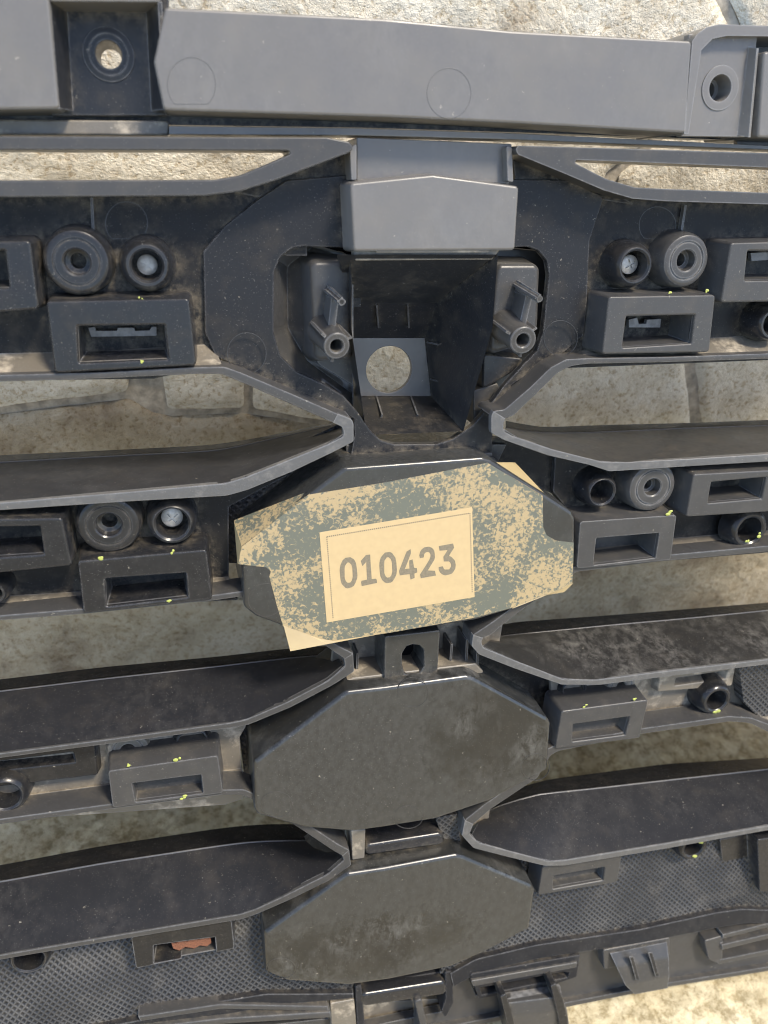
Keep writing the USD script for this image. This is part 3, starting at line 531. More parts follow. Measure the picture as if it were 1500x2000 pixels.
# slot between row one and row two, left
slot_side('worn_lit', [(E, 750), (0, 746), (200, 740), (380, 731), (432, 731), (462, 743), (560, 786), (650, 826), (668, 834), (671, 842), (671, 852), (640, 868), (560, 900), (480, 932), (440, 944), (250, 961), (0, 982), (E, 990)],
          [(E, 736), (0, 732), (200, 727), (380, 717), (438, 716), (470, 727), (570, 769), (660, 808), (686, 818), (691, 826), (691, 863), (650, 884), (570, 922), (482, 958), (442, 969), (250, 980), (0, 997), (E, 1003)], cut=9)
slat([(672, 846), (640, 868), (560, 900), (480, 932), (440, 944), (250, 961), (0, 982), (E, 990)],
     [(672, 826), (600, 842), (520, 860), (450, 876), (400, 882), (200, 892), (0, 903), (E, 908)],
     [(672, 822), (600, 835), (520, 852), (450, 864), (400, 870), (200, 880), (0, 889), (E, 894)], 56, 72)
slot_side('worn_lit', [(R_, 697), (1500, 701), (1300, 708), (1150, 711), (1118, 715), (1092, 727), (1050, 768), (1004, 812), (988, 818), (984, 826), (984, 842), (1000, 851), (1080, 878), (1175, 902), (1230, 903), (1350, 896), (1500, 887), (R_, 882)],
          [(R_, 686), (1500, 690), (1300, 697), (1150, 699), (1105, 702), (1075, 718), (1035, 757), (985, 800), (964, 803), (959, 812), (959, 846), (985, 860), (1070, 890), (1150, 908), (1190, 921), (1350, 911), (1500, 902), (R_, 896)], cut=10)
slat([(984, 838), (1000, 851), (1080, 878), (1175, 902), (1230, 903), (1350, 896), (1500, 887), (R_, 882)],
     [(988, 836), (1020, 842), (1060, 846), (1120, 846), (1220, 842), (1350, 836), (1500, 831), (R_, 828)],
     [(988, 822), (1020, 828), (1060, 835), (1120, 832), (1220, 829), (1350, 826), (1500, 820), (R_, 817)], 52, 66, 'black')
# slot between row two and row three
slot_side('mid', [(E, 1220), (0, 1212), (165, 1200), (410, 1174), (470, 1166), (520, 1185), (600, 1236), (650, 1272), (672, 1287), (674, 1302), (640, 1330), (560, 1372), (480, 1406), (450, 1412), (200, 1446), (0, 1472), (E, 1482)],
          [(E, 1208), (0, 1202), (160, 1189), (410, 1163), (480, 1154), (530, 1174), (610, 1226), (662, 1262), (690, 1276), (692, 1312), (648, 1340), (568, 1382), (486, 1416), (452, 1422), (200, 1455), (0, 1481), (E, 1491)], 0, 16, cut=10)
slat([(673, 1300), (640, 1330), (560, 1372), (480, 1406), (450, 1412), (200, 1446), (0, 1472), (E, 1482)],
     [(655, 1279), (620, 1281), (560, 1286), (480, 1295), (430, 1301), (200, 1326), (0, 1350), (E, 1360)],
     [(650, 1262), (610, 1262), (560, 1267), (480, 1276), (430, 1282), (200, 1303), (0, 1327), (E, 1336)], 46, 62)
slot_side('worn_lit', [(R_, 1068), (1500, 1078), (1300, 1096), (1125, 1118), (1080, 1148), (1020, 1192), (980, 1222), (960, 1240), (944, 1246), (940, 1254), (944, 1265), (1010, 1292), (1100, 1327), (1165, 1328), (1300, 1311), (1500, 1288), (R_, 1278)],
          [(R_, 1056), (1500, 1066), (1300, 1084), (1125, 1105), (1070, 1138), (1008, 1180), (966, 1212), (942, 1228), (924, 1240), (921, 1262), (936, 1279), (1005, 1306), (1098, 1338), (1172, 1338), (1300, 1322), (1500, 1298), (R_, 1288)], 0, 16, cut=10)
slat([(942, 1262), (1010, 1292), (1100, 1327), (1165, 1328), (1300, 1311), (1500, 1288), (R_, 1278)],
     [(966, 1245), (1000, 1240), (1060, 1234), (1200, 1220), (1350, 1207), (1500, 1192), (R_, 1182)],
     [(970, 1222), (1010, 1214), (1060, 1211), (1200, 1201), (1350, 1189), (1500, 1177), (R_, 1167)], 46, 62, 'scuffed_vane')
# slot between row three and row four
slot_side('mid', [(E, 1625), (0, 1611), (220, 1580), (430, 1553), (470, 1553), (510, 1570), (590, 1622), (650, 1662), (668, 1672), (672, 1680), (640, 1708), (560, 1748), (500, 1776), (470, 1786), (200, 1832), (0, 1866), (E, 1881)],
          [(E, 1613), (0, 1600), (220, 1570), (430, 1543), (476, 1542), (518, 1559), (602, 1610), (662, 1650), (682, 1660), (686, 1690), (650, 1717), (566, 1758), (504, 1785), (472, 1796), (200, 1841), (0, 1875), (E, 1890)], 0, 16, cut=10)
slat([(672, 1678), (640, 1708), (560, 1748), (500, 1776), (470, 1786), (200, 1832), (0, 1866), (E, 1881)],
     [(640, 1642), (600, 1642), (540, 1642), (480, 1645), (420, 1653), (200, 1686), (0, 1722), (E, 1737)],
     [(625, 1612), (590, 1610), (540, 1609), (480, 1612), (420, 1619), (200, 1652), (0, 1690), (E, 1705)], 40, 60)
slot_side('worn_lit', [(R_, 1480), (1500, 1430), (1465, 1413), (1425, 1410), (1255, 1434), (1090, 1468), (1076, 1476), (1050, 1520), (960, 1580), (925, 1610), (917, 1630), (935, 1646), (1000, 1664), (1070, 1682), (1100, 1681), (1300, 1648), (1500, 1613), (R_, 1597)],
          [(R_, 1464), (1505, 1416), (1468, 1402), (1425, 1399), (1255, 1423), (1085, 1456), (1062, 1466), (1036, 1510), (948, 1570), (908, 1602), (902, 1632), (925, 1657), (995, 1675), (1066, 1692), (1102, 1691), (1300, 1658), (1500, 1622), (R_, 1606)], 0, 16, cut=11)
slat([(918, 1636), (935, 1646), (1000, 1664), (1070, 1682), (1100, 1681), (1300, 1648), (1500, 1613), (R_, 1597)],
     [(945, 1588), (980, 1572), (1050, 1551), (1150, 1541), (1300, 1524), (1500, 1502), (R_, 1492)],
     [(960, 1560), (1000, 1542), (1070, 1522), (1150, 1512), (1300, 1492), (1500, 1480), (R_, 1474)], 40, 60)

# --- webs that carry the sockets and bosses, and the dusty ledges under them
def windows(*qs): return unary_union([poly(q, WEB) for q in qs])
def web(px, d=WEB, mat='web', holes=None):
    g = poly(px, d, .6)
    part('web', slab(g.difference(holes) if holes else g, d, d - 3, .4), mat)
def ledge(top, bot, d0=WEB, d1=LIP - 1.5, mat='dusty', n=24):
    a, b = rs(chaikin(PP(top, d0), 1), n), rs(chaikin(PP(bot, d1), 1), n)
    m1 = a * .6 + b * .4 - np.array([0, 0, .9])
    part('ledge', sheet([a, m1, b], 2.0), mat)
web([(E, 368), (470, 362), (560, 345), (600, 345), (600, 500), (445, 500), (436, 660), (430, 712), (300, 740), (E, 745)])
web([(1050, 345), (1100, 350), (1230, 380), (1300, 384), (R_, 395), (R_, 700), (1090, 720), (1095, 640), (1130, 600), (1120, 420)], mat='web')
ledge([(E, 694), (0, 690), (200, 686), (400, 672), (424, 690)], [(E, 738), (0, 734), (200, 728), (390, 717), (436, 718)])
ledge([(R_, 648), (1500, 654), (1300, 664), (1160, 668), (1120, 690)], [(R_, 690), (1500, 694), (1300, 700), (1150, 702), (1108, 706)])
web([(E, 968), (0, 962), (250, 950), (440, 935), (480, 922), (560, 885), (560, 930), (447, 990), (447, 1160), (470, 1172), (E, 1200)])
web([(1085, 880), (1150, 893), (1190, 898), (1350, 892), (R_, 880), (R_, 1072), (1128, 1110), (1128, 1020), (1080, 960)], mat='web')
ledge([(E, 1172), (0, 1164), (160, 1155), (420, 1128), (446, 1126)], [(E, 1212), (0, 1205), (160, 1192), (410, 1167), (474, 1158)])
ledge([(R_, 1028), (1500, 1036), (1300, 1052), (1128, 1068)], [(R_, 1060), (1500, 1069), (1300, 1087), (1126, 1108)])
web([(E, 1452), (0, 1442), (250, 1410), (440, 1386), (480, 1376), (480, 1420), (468, 1440), (476, 1560), (440, 1572), (E, 1610)], mat='dusty')
web([(1075, 1300), (1170, 1312), (1320, 1296), (R_, 1262), (R_, 1470), (1420, 1392), (1250, 1425), (1078, 1462)], mat='dusty')
ledge([(E, 1574), (0, 1560), (220, 1530), (440, 1504), (472, 1500)], [(E, 1617), (0, 1603), (220, 1574), (440, 1546), (482, 1543)])
ledge([(R_, 1410), (1470, 1376), (1425, 1376), (1255, 1390), (1080, 1424)], [(R_, 1462), (1505, 1418), (1425, 1403), (1255, 1427), (1086, 1458)])
web([(948, 850), (1012, 862), (1110, 893), (1140, 915), (1132, 1040), (1080, 965), (950, 900)], -22)
web([(930, 1272), (1010, 1300), (1100, 1332), (1092, 1400), (1076, 1415), (925, 1330)], -24)
web([(905, 1645), (1000, 1668), (1075, 1690), (1062, 1745), (1040, 1740), (896, 1670)], -24)
part('weave_strip', slab(poly([(440, 925), (480, 915), (700, 810), (700, 915), (640, 960), (480, 1100), (447, 1100), (447, 990)], -34, .3), -34, -37, .3), 'weave_dark')
part('weave_strip', slab(poly([(470, 1372), (500, 1362), (700, 1270), (700, 1352), (500, 1520), (482, 1556), (468, 1440)], -34, .3), -34, -37, .3), 'weave_dark')
part('weave_strip', slab(poly([(470, 1760), (520, 1735), (700, 1640), (700, 1712), (530, 1850), (505, 1900), (490, 1800)], -34, .3), -34, -37, .3), 'weave_dark')

# --- bosses and clip sockets
def flat_boss(cx, cy, r, hole_px, base=WEB, top=-4.0, mat='boss', oval=1.0):
    s = mm_per_px(cx, cy, top); q = P(cx, cy, top); R = r * s; h = hole_px * s
    return part('mounting_boss', lathe([(R + 1.6, base - .5), (R + .5, top - 4), (R + .1, top - 2.2), (R - .8, top - .7), (R - 2.2, top), (R * .74, top), (R * .72, top - .6), (R * .68, top - .6), (R * .66, top - .1), (h + .6, top - .1), (h, top - .6),
                                        (h * .96, top - 6), (h * .62, top - 6.4), (h * .58, top - 20), (.01, top - 20)], q, oval=oval), mat)
def screw_boss(cx, cy, r, hole_px, screw=True, base=WEB, top=-4.0, mat='boss', sdep=9.0, soff=(0, 0), oval=1.0):
    s = mm_per_px(cx, cy, top); q = P(cx, cy, top); R = r * s; h = hole_px * s
    b = part('screw_boss', lathe([(R + 1.8, base - .5), (R + .6, top - 5), (R * .98, top - 2.4), (R * .90, top - .8), (R * .80, top), (h * 1.12, top), (h, top - .8), (h * .93, top - 14), (.01, top - 14)], q, oval=oval), mat)
    if screw:
        hr = h * .66; z = top - sdep; c = P(cx + soff[0], cy + soff[1], z)
        dome = m3.Manifold.revolve(m3.CrossSection([[(0, z - 4), (hr, z - 4), (hr, z - 1.0), (hr * .8, z - .35), (hr * .4, z), (0, z + .1)]]), 28)
        ang = random.uniform(0, 90)
        for k in range(2): dome -= m3.Manifold.cube((hr * 1.25, hr * .24, 3), True).rotate((0, 0, ang + 90 * k)).translate((0, 0, z + .6))
        mm = dome.to_mesh(); t = trimesh.Trimesh(mm.vert_properties[:, :3] + np.array([q[0] * .5 + c[0] * .5, q[1] * .5 + c[1] * .5, 0]), mm.tri_verts)
        part('screw', t, 'zinc', b, 30)
    return b
def blob(px, py, d, r, parent, n=3, mat='paint'):
    q = P(px, py, d); s = mm_per_px(px, py, d) * r * .55; ms = []
    for k in range(n):
        m = trimesh.creation.icosphere(1, s * random.uniform(.45, .8)); m.vertices *= (random.uniform(.7, 1.5), random.uniform(.6, 1.1), .35)
        m.apply_translation(q + np.array([random.uniform(-1, 1) * s, random.uniform(-.8, .8) * s, 0])); ms.append(m)
    part('paint_mark', cat(*ms), mat, parent, True)
def socket(face, win, d=1.5, base=WEB, deep=-34, mat='socket', r=1.6, clip=None, marks=(), floor='black', draft=1.4, closed=True, er=1.0):
    win = [(-150 if q[0] == -89 else 1650 if q[0] == 1589 else q[0], q[1]) for q in win]
    gf, gw = poly(face, d, r), poly(win, d, .5)
    ms = [slab(gf.difference(gw), d, base - .5, er, draft=draft)]
    p = part('clip_socket', ms[0], mat)
    cup = slab(gw.buffer(.5).difference(gw.buffer(-.15)), d - 2.0, deep, .1)
    part('socket_cup', cat(cup, slab(gw.buffer(.4), deep, deep - 1.5, 0)) if closed else cup, floor, p)
    if clip:
        part('spring_clip', slab(poly(clip[0], clip[1], .2), clip[1], clip[1] - 2.5, .3), clip[2], p)
    for (mx, my, mr) in marks: blob(mx, my, d + .1, mr, p)
    return p
def hexes(*wins): return unary_union([poly(w, -1).buffer(.3) for w in wins])
# row one
w = [(151, 637), (322, 635), (329, 702), (154, 709)]
socket([(90, 588), (370, 583), (384, 714), (107, 729)], w, deep=-24, clip=([(172, 640), (185, 638), (187, 646), (228, 646), (230, 640), (262, 640), (264, 646), (292, 645), (296, 638), (306, 638), (306, 656), (178, 658)], -13, 'grey_clip'), marks=[(275, 581, 7), (278, 705, 7)], floor='dusty')
socket([(-89, 473), (60, 470), (76, 604), (-89, 616)], [(-89, 490), (10, 489), (18, 562), (-89, 570)], marks=())
screw_boss(287, 519, 50, 31); flat_boss(150, 512, 65, 26)
w2 = [(1224, 618), (1358, 615), (1350, 671), (1216, 679)]
socket([(1189, 579), (1398, 576), (1386, 688), (1176, 692)], w2, mat='mid', deep=-24, clip=([(1228, 624), (1245, 620), (1248, 632), (1262, 632), (1264, 624), (1292, 622), (1290, 640), (1228, 640)], -12, 'grey_clip'), marks=[(1310, 571, 6), (1382, 570, 7)])
socket([(1428, 474), (1589, 470), (1589, 588), (1408, 591)], [(1461, 490), (1589, 487), (1589, 546), (1455, 548)], mat='mid', deep=-30, clip=([(1466, 494), (1500, 492), (1500, 508), (1468, 510)], -12, 'grey_clip'))
screw_boss(1241, 519, 40, 27, soff=(-6, -2), mat='boss', sdep=7); flat_boss(1341, 509, 48, 19, mat='mid')
screw_boss(1512, 632, 32, 20, False, mat='boss')
# row two
socket([(152, 1096), (404, 1074), (415, 1171), (163, 1198)], [(205, 1130), (364, 1119), (367, 1167), (208, 1185)], mat='socket', deep=-18, floor='mid', marks=[(199, 1091, 8), (338, 1078, 8), (332, 1172, 7)])
socket([(-89, 1015), (122, 1012), (141, 1105), (-89, 1128)], [(-89, 1033), (78, 1028), (86, 1083), (-89, 1098)], mat='socket')
flat_boss(212, 1026, 58, 24, mat='boss', oval=1.02); screw_boss(336, 1024, 44, 31, soff=(0, -14), mat='boss', sdep=8)
screw_boss(-12, 1160, 24, 14, False, mat='boss')
socket([(1133, 1019), (1322, 1006), (1310, 1094), (1126, 1111)], [(1165, 1051), (1288, 1041), (1280, 1090), (1159, 1104)], mat='mid', deep=-16, floor='mid', marks=[(1306, 1001, 9)])
socket([(1355, 926), (1589, 914), (1589, 994), (1340, 1010)], [(1390, 942), (1498, 932), (1488, 974), (1383, 983)], mat='mid', deep=-26)
screw_boss(1177, 962, 31, 22, soff=(-8, 0), mat='boss', sdep=7, screw=False); flat_boss(1275, 952, 46, 16, mat='mid')
b = screw_boss(1466, 1036, 36, 23, False, mat='boss', base=-14); blob(1461, 1054, -3.4, 9, b); blob(1487, 1044, -3.4, 9, b)
# row three
socket([(211, 1506), (426, 1476), (436, 1549), (220, 1578)], [(258, 1530), (393, 1513), (397, 1550), (265, 1567)], mat='mid', deep=-7, floor='mid', marks=[(250, 1494, 6), (346, 1484, 9), (357, 1558, 8)])
socket([(-89, 1478), (150, 1440), (185, 1440), (192, 1514), (-89, 1548)], [(-89, 1506), (143, 1470), (147, 1489), (-89, 1520)], d=-12, mat='socket', deep=-30)
flat_boss(250, 1466, 38, 13, top=-14, mat='dusty'); screw_boss(376, 1452, 34, 25, False, top=-14, mat='boss')
screw_boss(8, 1556, 40, 28, False, top=-6, mat='boss')
socket([(1097, 1389), (1267, 1367), (1250, 1442), (1084, 1463)], [(1120, 1415), (1231, 1400), (1221, 1436), (1118, 1449)], mat='mid', deep=-7, floor='mid', marks=[(1240, 1366, 5), (1143, 1379, 5)])
socket([(1290, 1312), (1440, 1290), (1430, 1340), (1284, 1352)], [(1321, 1325), (1422, 1310), (1416, 1326), (1318, 1339)], d=-12, mat='dusty', deep=-28, r=.5)
screw_boss(1122, 1348, 26, 18, False, top=-14, mat='boss'); flat_boss(1214, 1340, 27, 8, top=-14, mat='dusty')
b = screw_boss(1401, 1369, 29, 18, False, top=-5, mat='boss'); blob(1399, 1389, -4.8, 8, b)
part('end_pillar', slab(poly([(1440, 1280), (1589, 1260), (1589, 1400), (1480, 1400), (1452, 1372)], -9, .5), -9, -26, .6), 'weave')
# row four
socket([(256, 1830), (452, 1797), (458, 1852), (266, 1891)], [(300, 1846), (420, 1830), (423, 1860), (300, 1882)], d=-4, mat='socket', deep=-16, clip=([(334, 1841), (342, 1843), (352, 1838), (366, 1839), (374, 1834), (388, 1836), (398, 1829), (411, 1832), (413, 1842), (404, 1849), (390, 1847), (380, 1853), (362, 1850), (350, 1857), (338, 1853)], -8, 'rust'), marks=[(411, 1802, 5)], floor='mid')
screw_boss(56, 1876, 34, 25, False, top=-10, base=-26)
socket([(1060, 1692), (1216, 1665), (1206, 1724), (1050, 1749)], [(1082, 1711), (1182, 1694), (1178, 1720), (1080, 1737)], d=-4, mat='mid', deep=-11, floor='mid')
b = screw_boss(1356, 1656, 26, 16, False, top=-10, base=-24); blob(1371, 1645, -9.6, 7, b); blob(1355, 1672, -9.6, 6, b)
part('end_pillar', cat(slab(poly([(1480, 1640), (1589, 1625), (1589, 1745), (1484, 1742)], -4, .5), -4, -26, .8), slab(poly([(1406, 1640), (1500, 1620), (1500, 1740), (1440, 1712), (1410, 1680)], -16, .5), -16, -28, .6)), 'gloss')

# --- the three many-sided cover plates down the middle
def cover(px, d=4.0, base=-44, mat='plate', r=3.0, rr=2.6):
    return part('cover_plate', slab(poly(px, d, r, 0), d, base, rr, draft=.6), mat)
c1 = cover([(472, 1064), (674, 912), (750, 907), (944, 893), (960, 898), (1118, 1000), (1124, 1014), (1122, 1134), (1100, 1150), (1000, 1191), (930, 1212), (760, 1238), (640, 1255), (500, 1205), (476, 1186)])
c2 = cover([(495, 1488), (677, 1350), (750, 1342), (915, 1320), (930, 1325), (1070, 1403), (1077, 1414), (1070, 1505), (955, 1567), (850, 1602), (750, 1618), (690, 1626), (590, 1618), (502, 1592), (496, 1580)], mat='cover_two')
c3 = cover([(515, 1822), (679, 1706), (750, 1696), (893, 1670), (908, 1674), (1040, 1731), (1046, 1740), (1035, 1815), (950, 1860), (880, 1890), (760, 1915), (680, 1926), (560, 1917), (518, 1900)], mat='cover_three')
def ring(px, py, rx, ry, d, parent, flat=False, w=.25):
    a = np.linspace(0, 2 * math.pi, 48, endpoint=False)
    pts = [(px + rx * math.cos(t), py + (min(ry * math.sin(t), ry * .72) if flat else ry * math.sin(t))) for t in a]
    g = Polygon(P2(pts, d)).buffer(0)
    part('ejector_mark', slab(g.buffer(w / 2).difference(g.buffer(-w / 2)), d + .12, d - .4, .05), 'mark_grey' if d == 5 else 'mark', parent)
for a in ((519, 1172, 34, 32, 4, c1), (540, 1571, 31, 25, 4, c2), (806, 1352, 30, 29, 4, c2), (1046, 1498, 27, 26, 4, c2), (797, 1596, 29, 22, 4, c2), (549, 1891, 28, 20, 4, c3)): ring(*a)
for a in ((374, 165, 47, 53, 5, None, True), (877, 182, 43, 49, 5, None), (247, 436, 41, 42, WEB, None, True), (1284, 440, 36, 36, WEB, None, True), (482, 690, 38, 40, -12, None), (1095, 660, 33, 34, -12, None)): ring(*a)
part('web_rib', wallrib((180, 386, WEB), (183, 450, WEB), 2.5, 1.4)); part('web_rib', wallrib((1334, 400, WEB), (1326, 452, WEB), 2.5, 1.4), 'mid')

# --- the column between the plates
part('column_plate', slab(poly([(660, 1190), (990, 1170), (960, 1350), (640, 1370)], -26), -26, -30, .4), 'dusty')
tabp = part('slotted_tab', slab(poly([(752, 1243), (860, 1231), (854, 1324), (750, 1334)], -4, .8).difference(poly([(786, 1276), (794, 1263), (806, 1259), (820, 1261), (828, 1270), (828, 1302), (820, 1315), (804, 1320), (790, 1316), (785, 1304)], -4, .6)), -4, -24, .75, draft=.8), 'plate')
part('slot_back', slab(poly([(770, 1240), (850, 1240), (850, 1330), (770, 1330)], -23), -23, -25, 0), 'shade_black', tabp)  # closes the slot; its darkness is shade put into the colour
part('column_rib', cat(wallrib((690, 1255, -26), (688, 1330, -26), 12, 1.6), wallrib((742, 1240, -26), (738, 1335, -26), 16, 1.6)))
part('column_rib', cat(wallrib((868, 1235, -26), (862, 1320, -26), 14, 1.6), wallrib((895, 1222, -26), (893, 1282, -26), 16, 1.8), wallrib((913, 1222, -26), (911, 1290, -26), 18, 1.8)))
part('column_sill', slab(poly([(662, 1336), (690, 1324), (930, 1296), (948, 1316), (916, 1316), (680, 1346)], -6, .3), -6, -26, .8), 'dusty')
part('column_gusset', slab(poly([(918, 1228), (985, 1186), (1000, 1190), (966, 1222), (940, 1236), (918, 1242)], -9, .3), -9, -24, .6), 'dusty')
part('column_plate', slab(poly([(640, 1600), (960, 1560), (940, 1700), (650, 1720)], -26), -26, -30, .4), 'dusty')
part('column_bar', slab(poly([(712, 1650), (860, 1628), (868, 1634), (868, 1650), (716, 1672)], -6, .8), -6, -24, 2.2), 'gloss')
part('column_bar', slab(poly([(690, 1684), (850, 1655), (852, 1668), (880, 1664), (900, 1660), (900, 1670), (694, 1700)], -9, .3), -9, -24, .8), 'vane')
part('column_rib', slab(poly([(686, 1622), (714, 1620), (712, 1676), (688, 1680)], -4, .3), -4, -26, .6), 'dusty')
part('column_rib', cat(slab(poly([(850, 1598), (894, 1590), (902, 1652), (872, 1656)], -10, .3), -10, -26, .6)), 'weave')

# --- bottom panel, ridge and lower rail
def panel(top, bot, d0, d1, n=40):
    a, b = rs(chaikin(PP(top, d0), 2), n), rs(chaikin(PP(bot, d1), 2), n)
    L = []
    for k, t in enumerate(np.linspace(0, 1, 9)):
        l = a * (1 - t) + b * t; l[:, 2] += 2.2 * math.sin(math.pi * t) * (.6 + .8 * np.sin(l[:, 0] / 18.0)); L.append(l)
    part('woven_panel', sheet(L, 2.5), 'weave', smooth=True)
panel([(E, 1865), (0, 1855), (250, 1820), (470, 1775), (560, 1735), (700, 1660)], [(E, 2075), (0, 2048), (270, 1998), (420, 1962), (520, 1946), (600, 1946), (690, 1944)], -24, -8)
panel([(R_, 1585), (1300, 1630), (1100, 1668), (1000, 1650), (900, 1640)], [(R_, 1786), (1500, 1778), (1450, 1776), (1400, 1783), (1250, 1816), (1050, 1846), (930, 1874), (860, 1902)], -24, -8)
part('ridge', band([(R_, 1787), (1500, 1778), (1450, 1776), (1400, 1783), (1250, 1816), (1050, 1846), (930, 1874), (880, 1902)], [(R_, 1812), (1500, 1804), (1455, 1804), (1405, 1812), (1255, 1842), (1056, 1872), (936, 1900), (886, 1928)], -5, 14, .8), 'vane')
part('ridge', band([(E, 2070), (0, 2044), (270, 1994), (420, 1958), (520, 1942), (600, 1942), (690, 1941)], [(E, 2100), (0, 2075), (276, 2022), (424, 1986), (524, 1966), (604, 1958), (690, 1950)], -5, 14, .8), 'vane')
rail = poly([(660, 1925), (880, 1905), (1060, 1870), (1260, 1838), (1400, 1808), (R_, 1800), (R_, 1872), (1500, 1892), (1300, 1925), (1110, 1962), (900, 2005), (600, 2060), (E, 2160), (E, 2090), (280, 2020), (520, 1965)], -14, .6)
holes = unary_union([poly(q, -14) for q in ([(912, 1900), (1120, 1866), (1118, 1900), (930, 1944)], [(1372, 1838), (R_, 1806), (R_, 1848), (1410, 1874)], [(690, 1925), (872, 1898), (868, 1975), (700, 2010)], [(280, 2005), (636, 1970), (640, 1990), (280, 2030)])])
part('lower_rail', slab(rail.difference(holes), -14, -20, .6), 'mid')
part('lower_lip', band([(R_, 1872), (1500, 1889), (1300, 1921), (1110, 1958), (900, 2000), (600, 2056), (E, 2150)], [(R_, 1880), (1500, 1897), (1300, 1929), (1110, 1967), (900, 2010), (600, 2066), (E, 2162)], -10, 8, .7), 'mid')
def clip_box(face, win, d=-4, base=-22, mat='vane'):
    g, h = poly(face, d, .8), poly(win, d, .5)
    return part('clip_housing', slab(g.difference(h), d, base, .9, draft=.8), mat)
cb = clip_box([(918, 1903), (1134, 1866), (1127, 1909), (1080, 1925), (936, 1952)], [(938, 1930), (1100, 1899), (1112, 1900), (1108, 1910), (940, 1944)])
part('housing_ridge', slab(poly([(920, 1916), (1128, 1880), (1126, 1890), (924, 1927)], -2.4, .3), -2.4, -6, .6), 'mid', cb)
part('green_mark', slab(poly([(978, 1922), (1003, 1917), (1005, 1928), (980, 1934)], -18, .2), -18, -19, .1), 'green_mark', cb)
cb = part('clip_housing', slab(poly([(1178, 1856), (1308, 1832), (1308, 1866), (1180, 1894)], -5, .5), -5, -22, .9), 'mid')
flap = chaikin(PP([(1192, 1862, -4), (1205, 1890, 1), (1222, 1925, 3), (1240, 1942, 1)]), 2); flap2 = chaikin(PP([(1302, 1840, -4), (1306, 1870, 1), (1307, 1905, 3), (1304, 1930, 1)]), 2)
fl = sheet([flap * (1 - t) + flap2 * t for t in np.linspace(0, 1, 8)], 2.0)
part('clip_flap', fl, 'mid', cb)
for px_ in ((1233, 1868, 1246, 1914), (1270, 1860, 1284, 1907)):
    part('flap_slot', skin([np.array([P(px_[0] + o, px_[1], h) + np.array([0, 0, 0]) for _ in (0,)] + [P(px_[2] + o, px_[3], h + 2)]) for o, h in ((-4, 1.2), (-4, 2.6), (4, 2.6), (4, 1.2))]), 'black', cb, False)
cb = part('clip_housing', cat(slab(poly([(1376, 1838), (1412, 1828), (1412, 1872), (1400, 1882), (1384, 1874)], -6, .6), -6, -24, .9), band([(1410, 1846), (1500, 1825), (1589, 1806)], [(1412, 1856), (1500, 1834), (1589, 1815)], -4, 16, .8), band([(1412, 1826), (1500, 1804), (1589, 1786)], [(1412, 1834), (1500, 1812), (1589, 1794)], -5, 10, .7), band([(1400, 1876), (1500, 1856), (1589, 1836)], [(1404, 1884), (1500, 1864), (1589, 1846)], -6, 12, .7)), 'mid')
# lower left: round bar, hook, and twin rails
part('round_bar', slab(poly([(706, 1942), (868, 1918), (874, 1926), (872, 1944), (712, 1968), (704, 1958)], -5, 1.4), -5, -20, 2.6), 'gloss')
part('housing_frame', cat(slab(poly([(694, 1928), (706, 1924), (716, 2040), (700, 2044)], -6, .4), -6, -22, .8), slab(poly([(870, 1898), (884, 1898), (886, 1960), (870, 1990), (862, 1976), (870, 1950)], -6, .4), -6, -22, .8),
     slab(poly([(700, 1926), (876, 1896), (876, 1916), (704, 1942)], -12, .4), -12, -24, .8)), 'vane')
part('hook', slab(poly([(810, 1956), (824, 1952), (834, 2000), (846, 2040), (816, 2044), (820, 2000)], -2, .8), -2, -16, 1.2), 'mid')
part('rail_back', slab(poly([(690, 1960), (880, 1950), (880, 2060), (690, 2080)], -22, .4), -22, -26, .4), 'dusty')
part('twin_rod', band([(270, 1986), (430, 1962), (640, 1966)], [(276, 1996), (432, 1972), (642, 1976)], -3, 10, 1.4), 'mid'); part('twin_rod', band([(250, 2012), (430, 1990), (645, 1977)], [(255, 2024), (432, 2002), (646, 1989)], -2, 10, 1.6), 'mid')
part('rail_bracket', slab(poly([(645, 1960), (692, 1952), (700, 2040), (650, 2050)], -7, .5), -7, -22, .8), 'dusty')
# lower clip at the bottom edge
pc = part('spring_hook', sheet([chaikin(PP([(984 + 110 * t, 1942 - 16 * t, -3), (986 + 112 * t, 1960 - 14 * t, 5), (995 + 112 * t, 1985 - 14 * t, 6), (1000 + 114 * t, 2030 - 12 * t, 3)]), 2) for t in np.linspace(0, 1, 8)], 2.2), 'mid')
part('hook_cheek', slab(poly([(1076, 1926), (1086, 1922), (1100, 1950), (1110, 1990), (1112, 2030), (1098, 2030), (1090, 1985)], 8, .8), 8, -8, .8), 'black', pc)
part('hook_cheek', slab(poly([(978, 1946), (988, 1942), (1000, 1975), (1008, 2010), (1010, 2040), (996, 2040), (990, 1995)], 8, .8), 8, -8, .8), 'black', pc)

